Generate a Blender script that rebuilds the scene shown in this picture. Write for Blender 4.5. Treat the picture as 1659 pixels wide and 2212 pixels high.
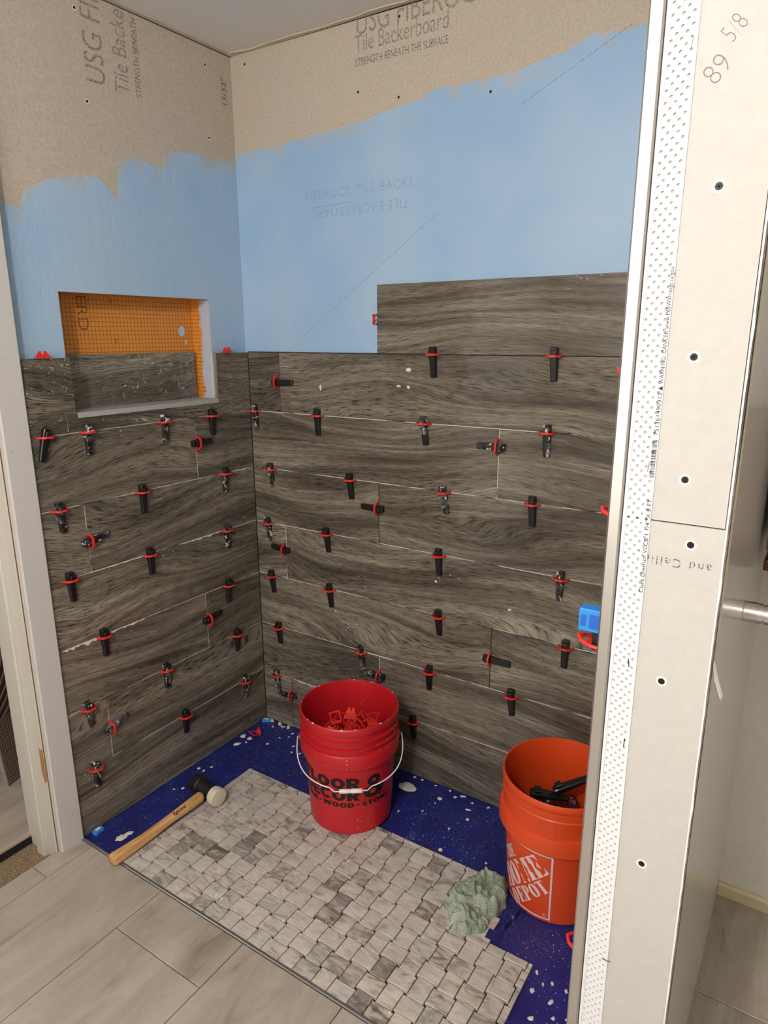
import bpy, bmesh, math, random
from mathutils import Vector, Matrix, noise
random.seed(7)
S = bpy.context.scene
for o in list(bpy.data.objects): bpy.data.objects.remove(o)
COL = S.collection
PI = math.pi

# ------------------------------------------------------------------ camera, world, light, exposure
cd = bpy.data.cameras.new('camera'); cam = bpy.data.objects.new('camera', cd); COL.objects.link(cam)
cd.sensor_fit = 'VERTICAL'; cd.sensor_height = 36.0; cd.lens = 36.0 * 1473.6 / 2212.0
cd.clip_start = 0.02
R = Matrix(((0.83754, 0.54637, -0.00324), (-0.13414, 0.21136, 0.96816), (0.52966, -0.81044, 0.25032))).transposed()
cam.matrix_world = Matrix.Translation((1.7332, -1.7869, 1.4711)) @ R.to_4x4()
S.camera = cam
w = bpy.data.worlds.new('world'); S.world = w; w.use_nodes = True
w.node_tree.nodes['Background'].inputs[0].default_value = (1.0, 0.96, 0.91, 1)
w.node_tree.nodes['Background'].inputs[1].default_value = 3.6  # bright world acts as soft fill through the opening added in wall_rear
S.view_settings.view_transform = 'Standard'; S.view_settings.look = 'None'
S.view_settings.gamma = 1.0; S.view_settings.use_curve_mapping = False
S.view_settings.exposure = 0.60
LAMP = (1.40, -2.40, 2.215)
def lamp(name, loc, power, radius, col):
    l = bpy.data.lights.new(name, 'POINT'); l.energy = power; l.shadow_soft_size = radius; l.color = col
    o = bpy.data.objects.new(name, l); COL.objects.link(o); o.location = loc; return o
lamp('bathroom_lamp_light', LAMP, 46, 0.085, (1.0, 0.965, 0.925))
lamp('hall_fill_light', (-1.0, -1.7, 2.0), 10, 0.1, (1.0, 0.92, 0.82))  # added fill for the enclosed hall, no fixture known there

# ------------------------------------------------------------------ helpers
class MB:
    def __init__(s): s.bm = bmesh.new()
    def box(s, x0, x1, y0, y1, z0, z1):
        v = [s.bm.verts.new((x, y, z)) for z in (z0, z1) for y in (y0, y1) for x in (x0, x1)]
        for f in ((0,2,3,1),(4,5,7,6),(0,1,5,4),(2,6,7,3),(0,4,6,2),(1,3,7,5)): s.bm.faces.new([v[i] for i in f])
        return s
    def poly(s, pts): 
        s.bm.faces.new([s.bm.verts.new(p) for p in pts]); return s
    def prism(s, pts, d):              # pts: closed 3-D outline, d: extrusion vector
        d = Vector(d); a = [s.bm.verts.new(p) for p in pts]; b = [s.bm.verts.new(Vector(p) + d) for p in pts]
        n = len(pts); s.bm.faces.new(a); s.bm.faces.new(b[::-1])
        for i in range(n): s.bm.faces.new((a[i], b[i], b[(i+1) % n], a[(i+1) % n]))
        return s
    def loft(s, rings, cap=True, close=True):
        vs = [[s.bm.verts.new(p) for p in r] for r in rings]
        for a, b in zip(vs, vs[1:]):
            n = len(a)
            for i in range(n if close else n-1): s.bm.faces.new((a[i], a[(i+1) % n], b[(i+1) % n], b[i]))
        if cap and close: s.bm.faces.new(vs[0][::-1]); s.bm.faces.new(vs[-1])
        return s
    def lathe(s, prof, n=64, c=(0,0)):
        return s.loft([[(c[0]+r*math.cos(2*PI*i/n), c[1]+r*math.sin(2*PI*i/n), z) for i in range(n)] for r, z in prof], cap=False)
    def tube(s, pts, r, n=8, closed=False):
        pts = [Vector(p) for p in pts]; rings = []; up = None; m = len(pts)
        for i, p in enumerate(pts):
            t = ((pts[(i+1) % m] - pts[i-1]) if closed else (pts[min(i+1, m-1)] - pts[max(i-1, 0)])).normalized()
            if up is None: up = t.orthogonal().normalized()
            up = (up - t*up.dot(t)).normalized(); sd = t.cross(up)
            rr = r[i] if isinstance(r, (list, tuple)) else r
            rings.append([p + (up*math.cos(2*PI*k/n) + sd*math.sin(2*PI*k/n))*rr for k in range(n)])
        if closed: rings.append(rings[0]); return s.loft(rings, cap=False)
        return s.loft(rings)
    def mesh(s, name, mat=None, smooth=False, weld=False):
        if weld: bmesh.ops.remove_doubles(s.bm, verts=s.bm.verts, dist=1e-5)
        bmesh.ops.recalc_face_normals(s.bm, faces=s.bm.faces)
        me = bpy.data.meshes.new(name); s.bm.to_mesh(me); s.bm.free()
        if smooth:
            for p in me.polygons: p.use_smooth = True
        if mat: me.materials.append(mat)
        return me
    def obj(s, name, mat, parent=None, smooth=False, bevel=0, **k):
        o = link(name, s.mesh(name, mat, smooth, weld=smooth), parent)
        if bevel:
            b = o.modifiers.new('b', 'BEVEL'); b.width = bevel; b.segments = 2; b.limit_method = 'ANGLE'
        return tag(o, **k)
def tag(o, label=None, cat=None, group=None, kind=None):
    for a, b in (('label', label), ('category', cat), ('group', group), ('kind', kind)):
        if b: o[a] = b
    return o
def link(name, data, parent=None, M=None):
    o = bpy.data.objects.new(name, data); COL.objects.link(o)
    if M is not None: o.matrix_world = M
    if parent: o.parent = parent
    return o
def empty(name, loc=(0,0,0), rz=0, **k):
    o = link(name, None); o.location = loc; o.rotation_euler = (0,0,rz); o.empty_display_size = .02
    return tag(o, **k)
def copy_tree(o, parent=None):
    c = o.copy(); COL.objects.link(c)
    if parent: c.parent = parent
    for ch in o.children: copy_tree(ch, c)
    return c
def smooth_angle(o, deg=40):
    for p in o.data.polygons: p.use_smooth = True
    try: o.data.set_sharp_from_angle(angle=math.radians(deg))
    except Exception: pass
    return o

# ------------------------------------------------------------------ materials
class NT:
    def __init__(s, name, rough=.5, col=(.5,.5,.5), metal=0, spec=.5):
        s.m = bpy.data.materials.new(name); s.m.use_nodes = True; s.t = s.m.node_tree
        s.b = s.t.nodes['Principled BSDF']; s.set('Base Color', (*col, 1)); s.set('Roughness', rough); s.set('Metallic', metal)
        s.set('Specular IOR Level', spec)
    def set(s, k, v): s.b.inputs[k].default_value = v
    def n(s, kind, **k):
        nd = s.t.nodes.new(kind)
        for a, v in k.items():
            if a.startswith('i_'):
                key = a[2:]; key = int(key) if key.isdigit() else key
                s.put(nd.inputs[key], v)
            else: setattr(nd, a, v)
        return nd
    def put(s, sock, v):
        if hasattr(v, 'links') or isinstance(v, bpy.types.NodeSocket): s.t.links.new(v, sock)
        else: sock.default_value = v
    def math(s, op, a, b=0.0, c=0.0, clamp=False):
        nd = s.t.nodes.new('ShaderNodeMath'); nd.operation = op; nd.use_clamp = clamp
        for i, v in enumerate((a, b, c)): s.put(nd.inputs[i], v)
        return nd.outputs[0]
    def obj(s): return s.n('ShaderNodeTexCoord').outputs['Object']
    def rnd(s): return s.n('ShaderNodeObjectInfo').outputs['Random']
    def sep(s, v):
        nd = s.n('ShaderNodeSeparateXYZ'); s.put(nd.inputs[0], v); return nd.outputs
    def comb(s, x, y, z):
        nd = s.n('ShaderNodeCombineXYZ')
        for i, v in enumerate((x, y, z)): s.put(nd.inputs[i], v)
        return nd.outputs[0]
    def scale(s, v, sc):
        nd = s.n('ShaderNodeVectorMath', operation='MULTIPLY'); s.put(nd.inputs[0], v); s.put(nd.inputs[1], sc); return nd.outputs[0]
    def add(s, v, w):
        nd = s.n('ShaderNodeVectorMath', operation='ADD'); s.put(nd.inputs[0], v); s.put(nd.inputs[1], w); return nd.outputs[0]
    def noise(s, v, sc=1.0, det=2.0, rough=.5, dist=0.0):
        nd = s.n('ShaderNodeTexNoise'); s.put(nd.inputs['Vector'], v); nd.inputs['Scale'].default_value = sc
        nd.inputs['Detail'].default_value = det; nd.inputs['Roughness'].default_value = rough; nd.inputs['Distortion'].default_value = dist
        return nd.outputs['Fac']
    def voro(s, v, sc, rnd=1.0):
        nd = s.n('ShaderNodeTexVoronoi'); s.put(nd.inputs['Vector'], v); nd.inputs['Scale'].default_value = sc
        nd.inputs['Randomness'].default_value = rnd; return nd.outputs
    def ramp(s, f, stops):
        nd = s.n('ShaderNodeValToRGB'); s.put(nd.inputs[0], f); e = nd.color_ramp.elements
        while len(e) < len(stops): e.new(.5)
        for i, (p, c) in enumerate(stops): e[i].position = p; e[i].color = (*c, 1) if len(c) == 3 else c
        return nd.outputs[0]
    def mix(s, f, a, b, mode='MIX'):
        nd = s.n('ShaderNodeMix', data_type='RGBA', blend_type=mode)
        s.put(nd.inputs[0], f); s.put(nd.inputs[6], a if not isinstance(a, tuple) else (*a, 1)[:4]); s.put(nd.inputs[7], b if not isinstance(b, tuple) else (*b, 1)[:4])
        return nd.outputs[2]
    def step(s, f, lo, hi):
        nd = s.n('ShaderNodeMapRange', clamp=True); s.put(nd.inputs[0], f); s.put(nd.inputs[1], lo); s.put(nd.inputs[2], hi); return nd.outputs[0]
    def bump(s, h, strength=.3, dist=.002):
        nd = s.n('ShaderNodeBump'); s.put(nd.inputs['Height'], h); nd.inputs['Strength'].default_value = strength; nd.inputs['Distance'].default_value = dist
        s.put(s.b.inputs['Normal'], nd.outputs[0])
    def color(s, c): s.put(s.b.inputs['Base Color'], c); return s
def g(r, gg=None, b=None):             # sRGB 0-255 -> linear
    if gg is None: gg = b = r
    f = lambda v: (v/255/12.92) if v/255 <= .04045 else ((v/255+.055)/1.055)**2.4
    return (f(r), f(gg), f(b))
def plain(name, col, rough=.5, metal=0, bump=None, spec=.5):
    t = NT(name, rough, col, metal, spec)
    if bump: t.bump(t.noise(t.obj(), bump[0], 3), bump[1], bump[2])
    return t.m

def wood_tile(name, smear):
    t = NT(name, .2); P = t.obj(); r = t.rnd(); x, y, z = t.sep(P)
    xo = t.math('ADD', x, t.math('MULTIPLY', r, 61.7)); zo = t.math('ADD', z, t.math('MULTIPLY', r, 23.1))
    low = t.noise(t.comb(t.math('MULTIPLY', xo, 1.1), t.math('MULTIPLY', zo, 3.6), 0.0), 1, 1.5, .4)
    f = t.math('ADD', t.math('MULTIPLY', zo, 9.0), t.math('MULTIPLY', low, 3.0))
    lines = t.noise(t.comb(t.math('MULTIPLY', xo, 1.5), t.math('MULTIPLY', f, 6.5), 0.0), 1, 7, .66)
    fine = t.noise(t.comb(t.math('MULTIPLY', xo, 24.0), t.math('MULTIPLY', f, 62.0), 0.0), 1, 2.5, .6)
    tone = t.noise(t.comb(t.math('MULTIPLY', xo, 1.4), t.math('MULTIPLY', f, 1.3), 4.0), 1, 2, .5)
    v = t.math('ADD', t.math('MULTIPLY', lines, .55), t.math('MULTIPLY', fine, .45))
    c = t.ramp(v, [(.32, g(62,58,52)), (.44, g(107,100,90)), (.54, g(140,131,117)), (.68, g(184,173,153))])
    c = t.mix(t.step(tone, .36, .64), t.mix(1.0, c, g(170,168,167), 'MULTIPLY'), c)
    pore = t.step(fine, .43, .36)
    c = t.mix(t.math('MULTIPLY', pore, .75), c, g(38,35,32))
    vo = t.voro(t.add(P, t.comb(t.math('MULTIPLY', r, 7.0), 0.0, t.math('MULTIPLY', r, 3.0))), 58)
    gate = t.step(t.noise(t.add(P, t.comb(t.math('MULTIPLY', r, 17.0), 0.0, 0.0)), 5.5, 3), .60 - .1*smear, .72 - .1*smear)
    sp = t.math('MULTIPLY', t.step(vo['Distance'], .17, .11), gate)
    if smear:
        sm = t.math('MULTIPLY', t.step(t.noise(P, 38, 5, .7, 1.5), .60, .66), t.step(t.noise(P, 9, 2), .45, .6))
        sp = t.math('MAXIMUM', sp, t.math('MULTIPLY', sm, .8))
    c = t.mix(t.math('MULTIPLY', sp, .85), c, g(205,202,196))
    t.color(c); t.bump(t.math('SUBTRACT', v, t.math('MULTIPLY', pore, .3)), .22, .0004)
    t.put(t.b.inputs['Roughness'], t.math('ADD', .07, t.math('MULTIPLY', sp, .5)))
    return t.m
M_TILE = wood_tile('dark_wood_look_tile', 0); M_TILE_S = wood_tile('smeared_wood_look_tile', 1)

def stone_small():
    t = NT('travertine_mosaic', .35); P = t.obj(); r = t.rnd()
    Q = t.add(P, t.comb(t.math('MULTIPLY', r, 31.0), t.math('MULTIPLY', r, 57.0), t.math('MULTIPLY', r, 13.0)))
    x, y, z = t.sep(Q)
    wv = t.noise(t.comb(t.math('MULTIPLY', x, 16.0), t.math('MULTIPLY', y, 45.0), 0.0), 1, 4, .6, 1.2)
    pit = t.noise(t.comb(t.math('MULTIPLY', x, 220.0), t.math('MULTIPLY', y, 420.0), 0.0), 1, 2)
    r2 = t.math('FRACT', t.math('MULTIPLY', r, 917.3))
    amt = t.ramp(r2, [(0, (.0,)*3), (.55, (.03,)*3), (.82, (.10,)*3), (1, (.24,)*3)])
    f = t.math('SUBTRACT', wv, amt)
    c = t.ramp(f, [(.16, g(88,80,73)), (.29, g(138,128,117)), (.40, g(181,173,162)), (.58, g(204,197,187)), (.8, g(212,205,195))])
    c = t.mix(t.math('MULTIPLY', t.step(pit, .36, .30), .55), c, g(120,108,94))
    r3 = t.math('FRACT', t.math('MULTIPLY', r, 331.7))
    c = t.mix(t.math('MULTIPLY', r3, .35), c, g(178,176,178))
    t.color(c); t.bump(pit, .2, .0004); return t.m
M_MOS = stone_small()
def stone_big():
    t = NT('limestone_floor_tile', .42); P = t.obj(); r = t.rnd()
    x, y, z = t.sep(P); o = t.math('MULTIPLY', r, 41.0)
    w1 = t.noise(t.comb(t.math('ADD', t.math('MULTIPLY', x, 13.0), o), t.math('ADD', t.math('MULTIPLY', y, 2.6), o), 0.0), 1, 5, .6, .9)
    w2 = t.noise(t.comb(t.math('MULTIPLY', x, 160.0), t.math('MULTIPLY', y, 60.0), 0.0), 1, 3)
    c = t.ramp(w1, [(.28, g(132,121,109)), (.42, g(158,148,136)), (.6, g(171,162,150)), (.8, g(181,173,162))])
    c = t.mix(t.math('MULTIPLY', t.step(w2, .42, .3), .3), c, g(140,128,114))
    gate = t.step(t.noise(P, 6, 2), .52, .66)
    sp = t.math('MULTIPLY', t.step(t.voro(P, 90)['Distance'], .16, .1), gate)
    dust = t.math('MULTIPLY', t.step(t.noise(P, 7, 4, .6), .52, .72), .25)
    c = t.mix(t.math('MAXIMUM', sp, dust), c, g(196,190,182))
    t.color(c); t.bump(w2, .1, .0005); return t.m
M_FLOOR = stone_big()

def board(name, pts, axis, x_flip=1, rough_paint=.42, strokes=1.0):
    t = NT(name, .85); P = t.obj(); x, y, z = t.sep(P); u = (x, y)[axis]
    lo, hi = pts[0][0], pts[-1][0]; zl, zh = 1.7, 2.2
    fn = t.n('ShaderNodeFloatCurve'); cv = fn.mapping.curves[0]
    pp = [((a-lo)/(hi-lo), (b-zl)/(zh-zl)) for a, b in pts]
    cv.points[0].location = pp[0]; cv.points[1].location = pp[-1]
    for q in pp[1:-1]: cv.points.new(*q)
    for q in cv.points: q.handle_type = 'VECTOR'
    fn.mapping.update()
    wob = t.math('MULTIPLY', t.math('SUBTRACT', t.noise(P, 16, 5, .65), .5), .03)
    wob2 = t.math('MULTIPLY', t.math('SUBTRACT', t.noise(t.scale(P, (1, 1, .25)), 70, 4, .6), .5), .012)
    un = t.math('DIVIDE', t.math('SUBTRACT', t.math('ADD', u, wob), lo), hi-lo, clamp=True)
    t.put(fn.inputs['Value'], un)
    edge = t.math('ADD', t.math('ADD', t.math('MULTIPLY', fn.outputs[0], zh-zl), zl), t.math('ADD', wob, wob2))
    d = t.math('SUBTRACT', edge, z)
    mask = t.step(d, -.002, .004)
    thin = t.math('MULTIPLY', t.step(d, .05, .0), t.step(t.noise(t.scale(P, (1,1,.7)), 13, 5, .65), .50, .62))
    mask = t.math('MULTIPLY', mask, t.math('SUBTRACT', 1.0, t.math('MULTIPLY', thin, .75)))
    fib = t.noise(P, 130, 4, .7); spk = t.noise(P, 320, 2)
    tan = t.ramp(fib, [(.3, g(174,162,147)), (.55, g(189,177,161)), (.75, g(197,186,171))])
    tan = t.mix(t.math('MULTIPLY', t.step(spk, .36, .28), .35), tan, g(140,124,108))
    big = t.noise(P, 2.2, 3)
    st = t.noise(t.add(t.scale(P, (34, 34, 7)), t.scale(t.comb(t.noise(P, 5, 2), t.noise(P, 5.5, 2), t.noise(P, 4.5, 2)), (7,7,7))), 1, 3, .6)
    blue = t.ramp(t.math('ADD', t.math('MULTIPLY', big, .8), t.math('MULTIPLY', st, .2*strokes)), [(.35, g(146,180,214)), (.5, g(160,188,215)), (.66, g(170,190,210))])
    t.color(t.mix(mask, tan, blue))
    t.put(t.b.inputs['Roughness'], t.math('SUBTRACT', .88, t.math('MULTIPLY', mask, .88-rough_paint)))
    t.bump(t.math('ADD', t.math('MULTIPLY', t.math('MULTIPLY', mask, st), strokes), t.math('MULTIPLY', fib, .12)), .45, .0035)
    return t.m
PL = [(-0.86,1.80),(-0.799,1.791),(-0.771,1.787),(-0.752,1.781),(-0.731,1.825),(-0.678,1.857),(-0.619,1.870),(-0.571,1.886),(-0.515,1.890),(-0.492,1.872),(-0.473,1.839),(-0.456,1.904),(-0.444,1.955),(-0.403,1.961),(-0.347,1.959),(-0.295,1.951),(-0.281,1.986),(-0.250,2.011),(-0.205,2.014),(-0.122,2.014),(-0.062,2.019),(0.01,2.024)]
PR = [(-0.03,2.045),(0.007,2.046),(0.058,2.050),(0.167,2.052),(0.315,2.060),(0.453,2.067),(0.542,2.077),(0.596,2.087),(0.671,2.091),(0.728,2.113),(0.811,2.111),(0.864,2.105),(0.953,2.110),(1.025,2.121),(1.093,2.133),(1.136,2.150),(1.201,2.146),(1.287,2.144),(1.51,2.15)]
M_BL = board('painted_backerboard_niche_wall', PL, 1, strokes=1.0)
M_BR = board('painted_backerboard_long_wall', PR, 0, strokes=.28)

def membrane():
    t = NT('blue_membrane', .42); P = t.obj(); x, y, z = t.sep(P); Q = t.comb(x, y, 0.0)
    c = t.ramp(t.noise(Q, 7, 3), [(.3, g(22,28,96)), (.7, g(32,42,122))])
    s1 = t.math('MULTIPLY', t.step(t.voro(Q, 75)['Distance'], .13, .08), t.step(t.noise(Q, 7, 2), .40, .55))
    s2 = t.math('MULTIPLY', t.step(t.voro(t.add(Q, (3.1, 1.7, 0)), 170)['Distance'], .17, .1), t.step(t.noise(Q, 11, 2), .42, .55))
    sm = t.math('MULTIPLY', t.step(t.noise(t.add(Q, (9., 2., 0)), 13, 6, .75, 1.0), .60, .76), .55)
    c = t.mix(sm, c, g(120,130,190))
    c = t.mix(t.math('MAXIMUM', s1, s2), c, g(216,216,212))
    t.color(c); t.bump(t.noise(Q, 60, 3), .25, .001); return t.m
M_BLUE = membrane()
def kerdi():
    t = NT('orange_gridded_niche', .5); P = t.obj(); x, y, z = t.sep(P)
    def ln(v, p=.0124): return t.step(t.math('ABSOLUTE', t.math('SUBTRACT', t.math('FRACT', t.math('DIVIDE', v, p)), .5)), .425, .445)
    # lines across y and z on the back, x and z on the sides, x and y on top/bottom
    nr = t.n('ShaderNodeNewGeometry').outputs['Normal']; nx, ny, nz = t.sep(nr)
    ax = t.math('GREATER_THAN', t.math('ABSOLUTE', nx), .7); ay = t.math('GREATER_THAN', t.math('ABSOLUTE', ny), .7); az = t.math('GREATER_THAN', t.math('ABSOLUTE', nz), .7)
    L = t.math('MAXIMUM', t.math('MAXIMUM', t.math('MULTIPLY', ln(x), t.math('SUBTRACT', 1.0, ax)), t.math('MULTIPLY', ln(y), t.math('SUBTRACT', 1.0, ay))), t.math('MULTIPLY', ln(z), t.math('SUBTRACT', 1.0, az)))
    c = t.mix(t.math('MULTIPLY', L, .75), g(218,142,54), g(98,58,20))
    # blue paint daubed on the corner-side wall and two dabs on the back
    ed = t.math('ADD', x, t.math('MULTIPLY', t.math('SUBTRACT', t.noise(P, 30, 5, .7), .5), .05))
    pm = t.math('MULTIPLY', t.step(ed, -.068, -.056), ay)
    pm = t.math('MULTIPLY', pm, .85)
    def dab(yc, zc, ry, rz):
        a = t.math('DIVIDE', t.math('SUBTRACT', y, yc), ry); b = t.math('DIVIDE', t.math('SUBTRACT', z, zc), rz)
        dd = t.math('ADD', t.math('MULTIPLY', a, a), t.math('MULTIPLY', b, b))
        return t.math('MULTIPLY', t.step(t.math('ADD', dd, t.math('MULTIPLY', t.noise(P, 90, 2), .6)), 1.35, 1.2), ax)
    pm = t.math('MAXIMUM', pm, t.math('MAXIMUM', dab(-.202, 1.487, .013, .017), dab(-.187, 1.452, .004, .009)))
    c = t.mix(pm, c, g(172,195,218))
    t.color(c); return t.m
M_KERDI = kerdi()
def plaster(name, col, rough=.6, spk=.25, bs=.12):
    t = NT(name, rough); P = t.obj()
    f = t.noise(P, 60, 4, .6); s = t.noise(P, 420, 2)
    c = t.ramp(f, [(.3, tuple(v*.93 for v in col)), (.7, col)])
    c = t.mix(t.math('MULTIPLY', t.step(s, .32, .26), spk), c, tuple(v*.55 for v in col))
    t.color(c); t.bump(f, bs, .0015); return t.m
M_DRY = plaster('drywall_paper', g(190,187,182), .75, .3)
M_CEIL = plaster('ceiling_paint', g(230,225,219), .8, .05)
M_WHITE = plaster('white_gloss_wall', g(196,193,189), .16, .03, .05)
M_WALL = plaster('white_wall_paint', g(222,219,213), .6, .03)
M_TRIM = plain('white_trim_paint', g(198,195,193), .35, bump=(40, .05, .001))
M_TRIM2 = plain('old_cream_trim_paint', g(200,196,187), .4, bump=(30, .2, .001))
M_METAL = plain('brushed_aluminium', g(196,192,186), .38, .85)
M_STRIP = plain('grey_floor_edge_metal', g(150,150,148), .35, .8)
M_BEAD = plain('white_vinyl_bead', g(222,223,226), .35)
M_BLACKP = plain('black_plastic', g(24,24,25), .32)
def smeared_plastic():
    t = NT('thinset_smeared_black_plastic', .4); P = t.obj(); r = t.rnd()
    Q = t.add(P, t.comb(t.math('MULTIPLY', r, 9.0), t.math('MULTIPLY', r, 5.0), t.math('MULTIPLY', r, 3.0)))
    m = t.step(t.noise(Q, 55, 5, .65, .8), .56, .62); m2 = t.math('MULTIPLY', t.step(t.noise(Q, 30, 4, .7), .5, .8), .4)
    t.color(t.mix(t.math('MAXIMUM', m, m2), g(26,26,27), g(205,202,197))); t.put(t.b.inputs['Roughness'], t.math('ADD', .32, t.math('MULTIPLY', m, .4))); return t.m
M_BLACKS = smeared_plastic()
M_RED = plain('red_clip_plastic', g(222,48,40), .4)
M_BLUEP = plain('light_blue_plastic', g(48,140,225), .4)
def thinset():
    t = NT('thinset_in_joint', .85); P = t.obj()
    t.color(t.mix(t.step(t.noise(P, 7, 3, .6), .40, .50), g(40,38,36), g(208,204,197))); return t.m
M_THIN = thinset()
M_DARKJ = plain('dark_joint', g(34,32,31), .8)
M_MORTAR = plain('dried_thinset', g(214,210,202), .85, bump=(90, .5, .002))
def bucket_plastic(name, a, b, specks):
    t = NT(name, .36); P = t.obj()
    c = t.ramp(t.noise(P, 9, 4), [(.3, a), (.7, b)])
    if specks:
        k = t.math('MULTIPLY', t.step(t.voro(P, 60)['Distance'], .12, .08), t.step(t.noise(P, 8, 2), .5, .62))
        c = t.mix(k, c, g(225,200,195))
    t.color(c); t.bump(t.noise(t.scale(P, (1,1,.1)), 80, 2), .06, .001); return t.m
M_REDB = bucket_plastic('red_bucket_plastic', g(178,24,34), g(190,30,40), True)
M_ORB = bucket_plastic('orange_bucket_plastic', g(204,66,26), g(214,74,30), False)
M_INK = plain('black_ink', g(18,16,17), .5)
M_WINK = plain('lavender_white_ink', g(222,196,196), .5)
M_WIRE = plain('white_coated_wire', g(225,224,222), .3)
def handle_wood():
    t = NT('hickory_handle', .5); P = t.obj(); x, y, z = t.sep(P)
    f = t.noise(t.comb(t.math('MULTIPLY', x, 90.), t.math('MULTIPLY', y, 7.), t.math('MULTIPLY', z, 90.)), 1, 4, .6)
    t.color(t.ramp(f, [(.3, g(164,116,66)), (.5, g(202,158,102)), (.75, g(218,180,126))])); return t.m
M_HICK = handle_wood()
M_RUBK = plain('black_rubber', g(26,25,25), .45, bump=(60, .3, .002))
M_RUBW = plain('grubby_white_rubber', g(206,198,180), .6, bump=(50, .3, .001))
def rag_mat():
    t = NT('green_microfibre', .95, spec=.1); P = t.obj()
    c = t.ramp(t.noise(P, 22, 4), [(.3, g(130,148,132)), (.5, g(160,172,156)), (.72, g(180,184,170))])
    c = t.mix(t.step(t.noise(t.add(P, (.3,.2,0)), 17, 2), .62, .72), c, g(150,138,128))
    n = t.noise(P, 330, 2); t.color(t.mix(t.math('MULTIPLY', t.step(n, .46, .34), .6), c, g(84,104,88))); t.bump(n, .9, .004); return t.m
M_RAG = rag_mat()
def carpet():
    t = NT('tan_carpet', 1.0, spec=.05); P = t.obj(); n = t.noise(P, 260, 3)
    t.color(t.ramp(n, [(.3, g(96,80,64)), (.5, g(146,126,102)), (.72, g(176,156,130))])); t.bump(n, 1.0, .006); return t.m
M_CARP = carpet()
M_SCREW = plain('black_phosphate_screw', g(30,29,28), .45, .5)
M_DIMPLE = plain('torn_paper_dimple', g(226,220,211), .9)
def ink_print(name, col, cover, sc=420):
    t = NT(name, .9, col); P = t.obj(); t.put(t.b.inputs['Alpha'], t.math('MULTIPLY', t.step(t.noise(P, sc, 2), .62-cover*.24, .70-cover*.24), .85)); return t.m
M_PRINT = ink_print('grey_inkjet_print', g(112,102,94), .62)
M_FAINT = ink_print('faint_print_under_paint', g(140,166,190), .5)
M_PENCIL = plain('pencil', g(132,128,124), .8)
M_PRINT2 = ink_print('small_inkjet_print', g(96,87,80), .85)
M_PENF = ink_print('faint_pencil_line', g(105,130,160), .7)
M_BROWNP = plain('brown_print', g(128,78,22), .6)
M_DKWOOD = plain('dark_stained_wood', g(84,44,24), .3, bump=(30, .1, .001))
M_CHROME = plain('chrome', g(225,225,225), .12, 1)
M_YELTRIM = plain('yellowed_trim', g(206,196,160), .5)
M_GAP = plain('dark_gap', g(20,16,12), .95)
M_PAPER = plain('torn_drywall_paper', g(228,226,222), .85)
M_GYPS = plain('raw_gypsum_edge', g(196,186,166), .95, bump=(80, .6, .003))
M_RAWWOOD = plain('chipped_raw_wood', g(170,120,62), .8, bump=(60, .6, .003))

# ------------------------------------------------------------------ text
def text_obj(name, body, size, mat, M, parent, bold=0.0, sx=1.0, align='LEFT', depth=.00015, wrap=None, space=1.0, shear=0.0):
    c = bpy.data.curves.new('t', 'FONT'); c.body = body; c.size = size; c.offset = bold; c.align_x = align; c.space_character = space; c.shear = shear
    c.extrude = 0; c.resolution_u = 4
    o = bpy.data.objects.new('t', c); COL.objects.link(o); bpy.context.view_layer.update()
    me = bpy.data.meshes.new_from_object(o.evaluated_get(bpy.context.evaluated_depsgraph_get()))
    bpy.data.objects.remove(o)
    me.name = name; me.materials.clear(); me.materials.append(mat)
    for v in me.vertices:
        v.co.x *= sx
        if wrap: v.co = wrap(v.co.x, v.co.y)
        else: v.co.z = depth
    p = link(name, me)
    p.matrix_world = M
    if parent: p.parent = parent; p.matrix_parent_inverse = parent.matrix_world.inverted() if parent.matrix_world else Matrix()
    return p
def frame(origin, right, up):          # matrix whose x = right, y = up, z = out of the surface
    r = Vector(right).normalized(); u = Vector(up).normalized(); n = r.cross(u)
    return Matrix.Translation(origin) @ Matrix((r, u, n)).transposed().to_4x4()
BACKF = lambda x, z, y=.0078: frame((x, y, z), (1,0,0), (0,0,1))
LEFTF = lambda y, z, x=-.0178: frame((x, y, z), (0,1,0), (0,0,1))

# ------------------------------------------------------------------ structure
H = .2025; TH = .2; ZC = 2.332
fl = MB().box(-.012, 2.9, -3.0, -.823, -.10, -.009).box(1.6, 2.9, -.823, .02, -.10, -.009).obj('floor', M_GAP, label='limestone-look tile floor of the bathroom', cat='floor', kind='structure')
pan = MB().box(-.03, 1.515, -.822, .02, -.10, -.009).obj('floor_shower', M_BLUE, label='blue membrane covered shower floor', cat='floor', kind='structure')
def slab_mesh(name, lx, ly, t, ch, mat):           # chamfered tile, local centre at top face (z=0 top)
    r = lambda a, b, z: [(-a, -b, z), (a, -b, z), (a, b, z), (-a, b, z)]
    return MB().loft([r(lx/2, ly/2, -t), r(lx/2, ly/2, -ch), r(lx/2-ch, ly/2-ch, 0)]).mesh(name, mat)
cache = {}
def floor_tile(x0, x1, y0, y1, name='tile', parent=fl, mat=M_FLOOR, t=.009, gap=.0022):
    k = (round(x1-x0, 4), round(y1-y0, 4), name, mat.name)
    if k not in cache: cache[k] = slab_mesh('floor_tile', k[0]-gap, k[1]-gap, t, .0012, mat)
    o = link(name, cache[k], parent); o.location = ((x0+x1)/2, (y0+y1)/2, 0); return o
floor_tile(-.011, .061, -.967, -.8235); floor_tile(-.011, .061, -1.577, -.967); floor_tile(-.011, .061, -2.187, -1.577)
cols = [.061, .371, .679, .986, 1.296, 1.606, 1.916, 2.226, 2.536, 2.846]
cuts = [[-1.43, -2.04, -2.65, -3.0], [-.967, -1.577, -2.187, -2.797, -3.0]]
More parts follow.
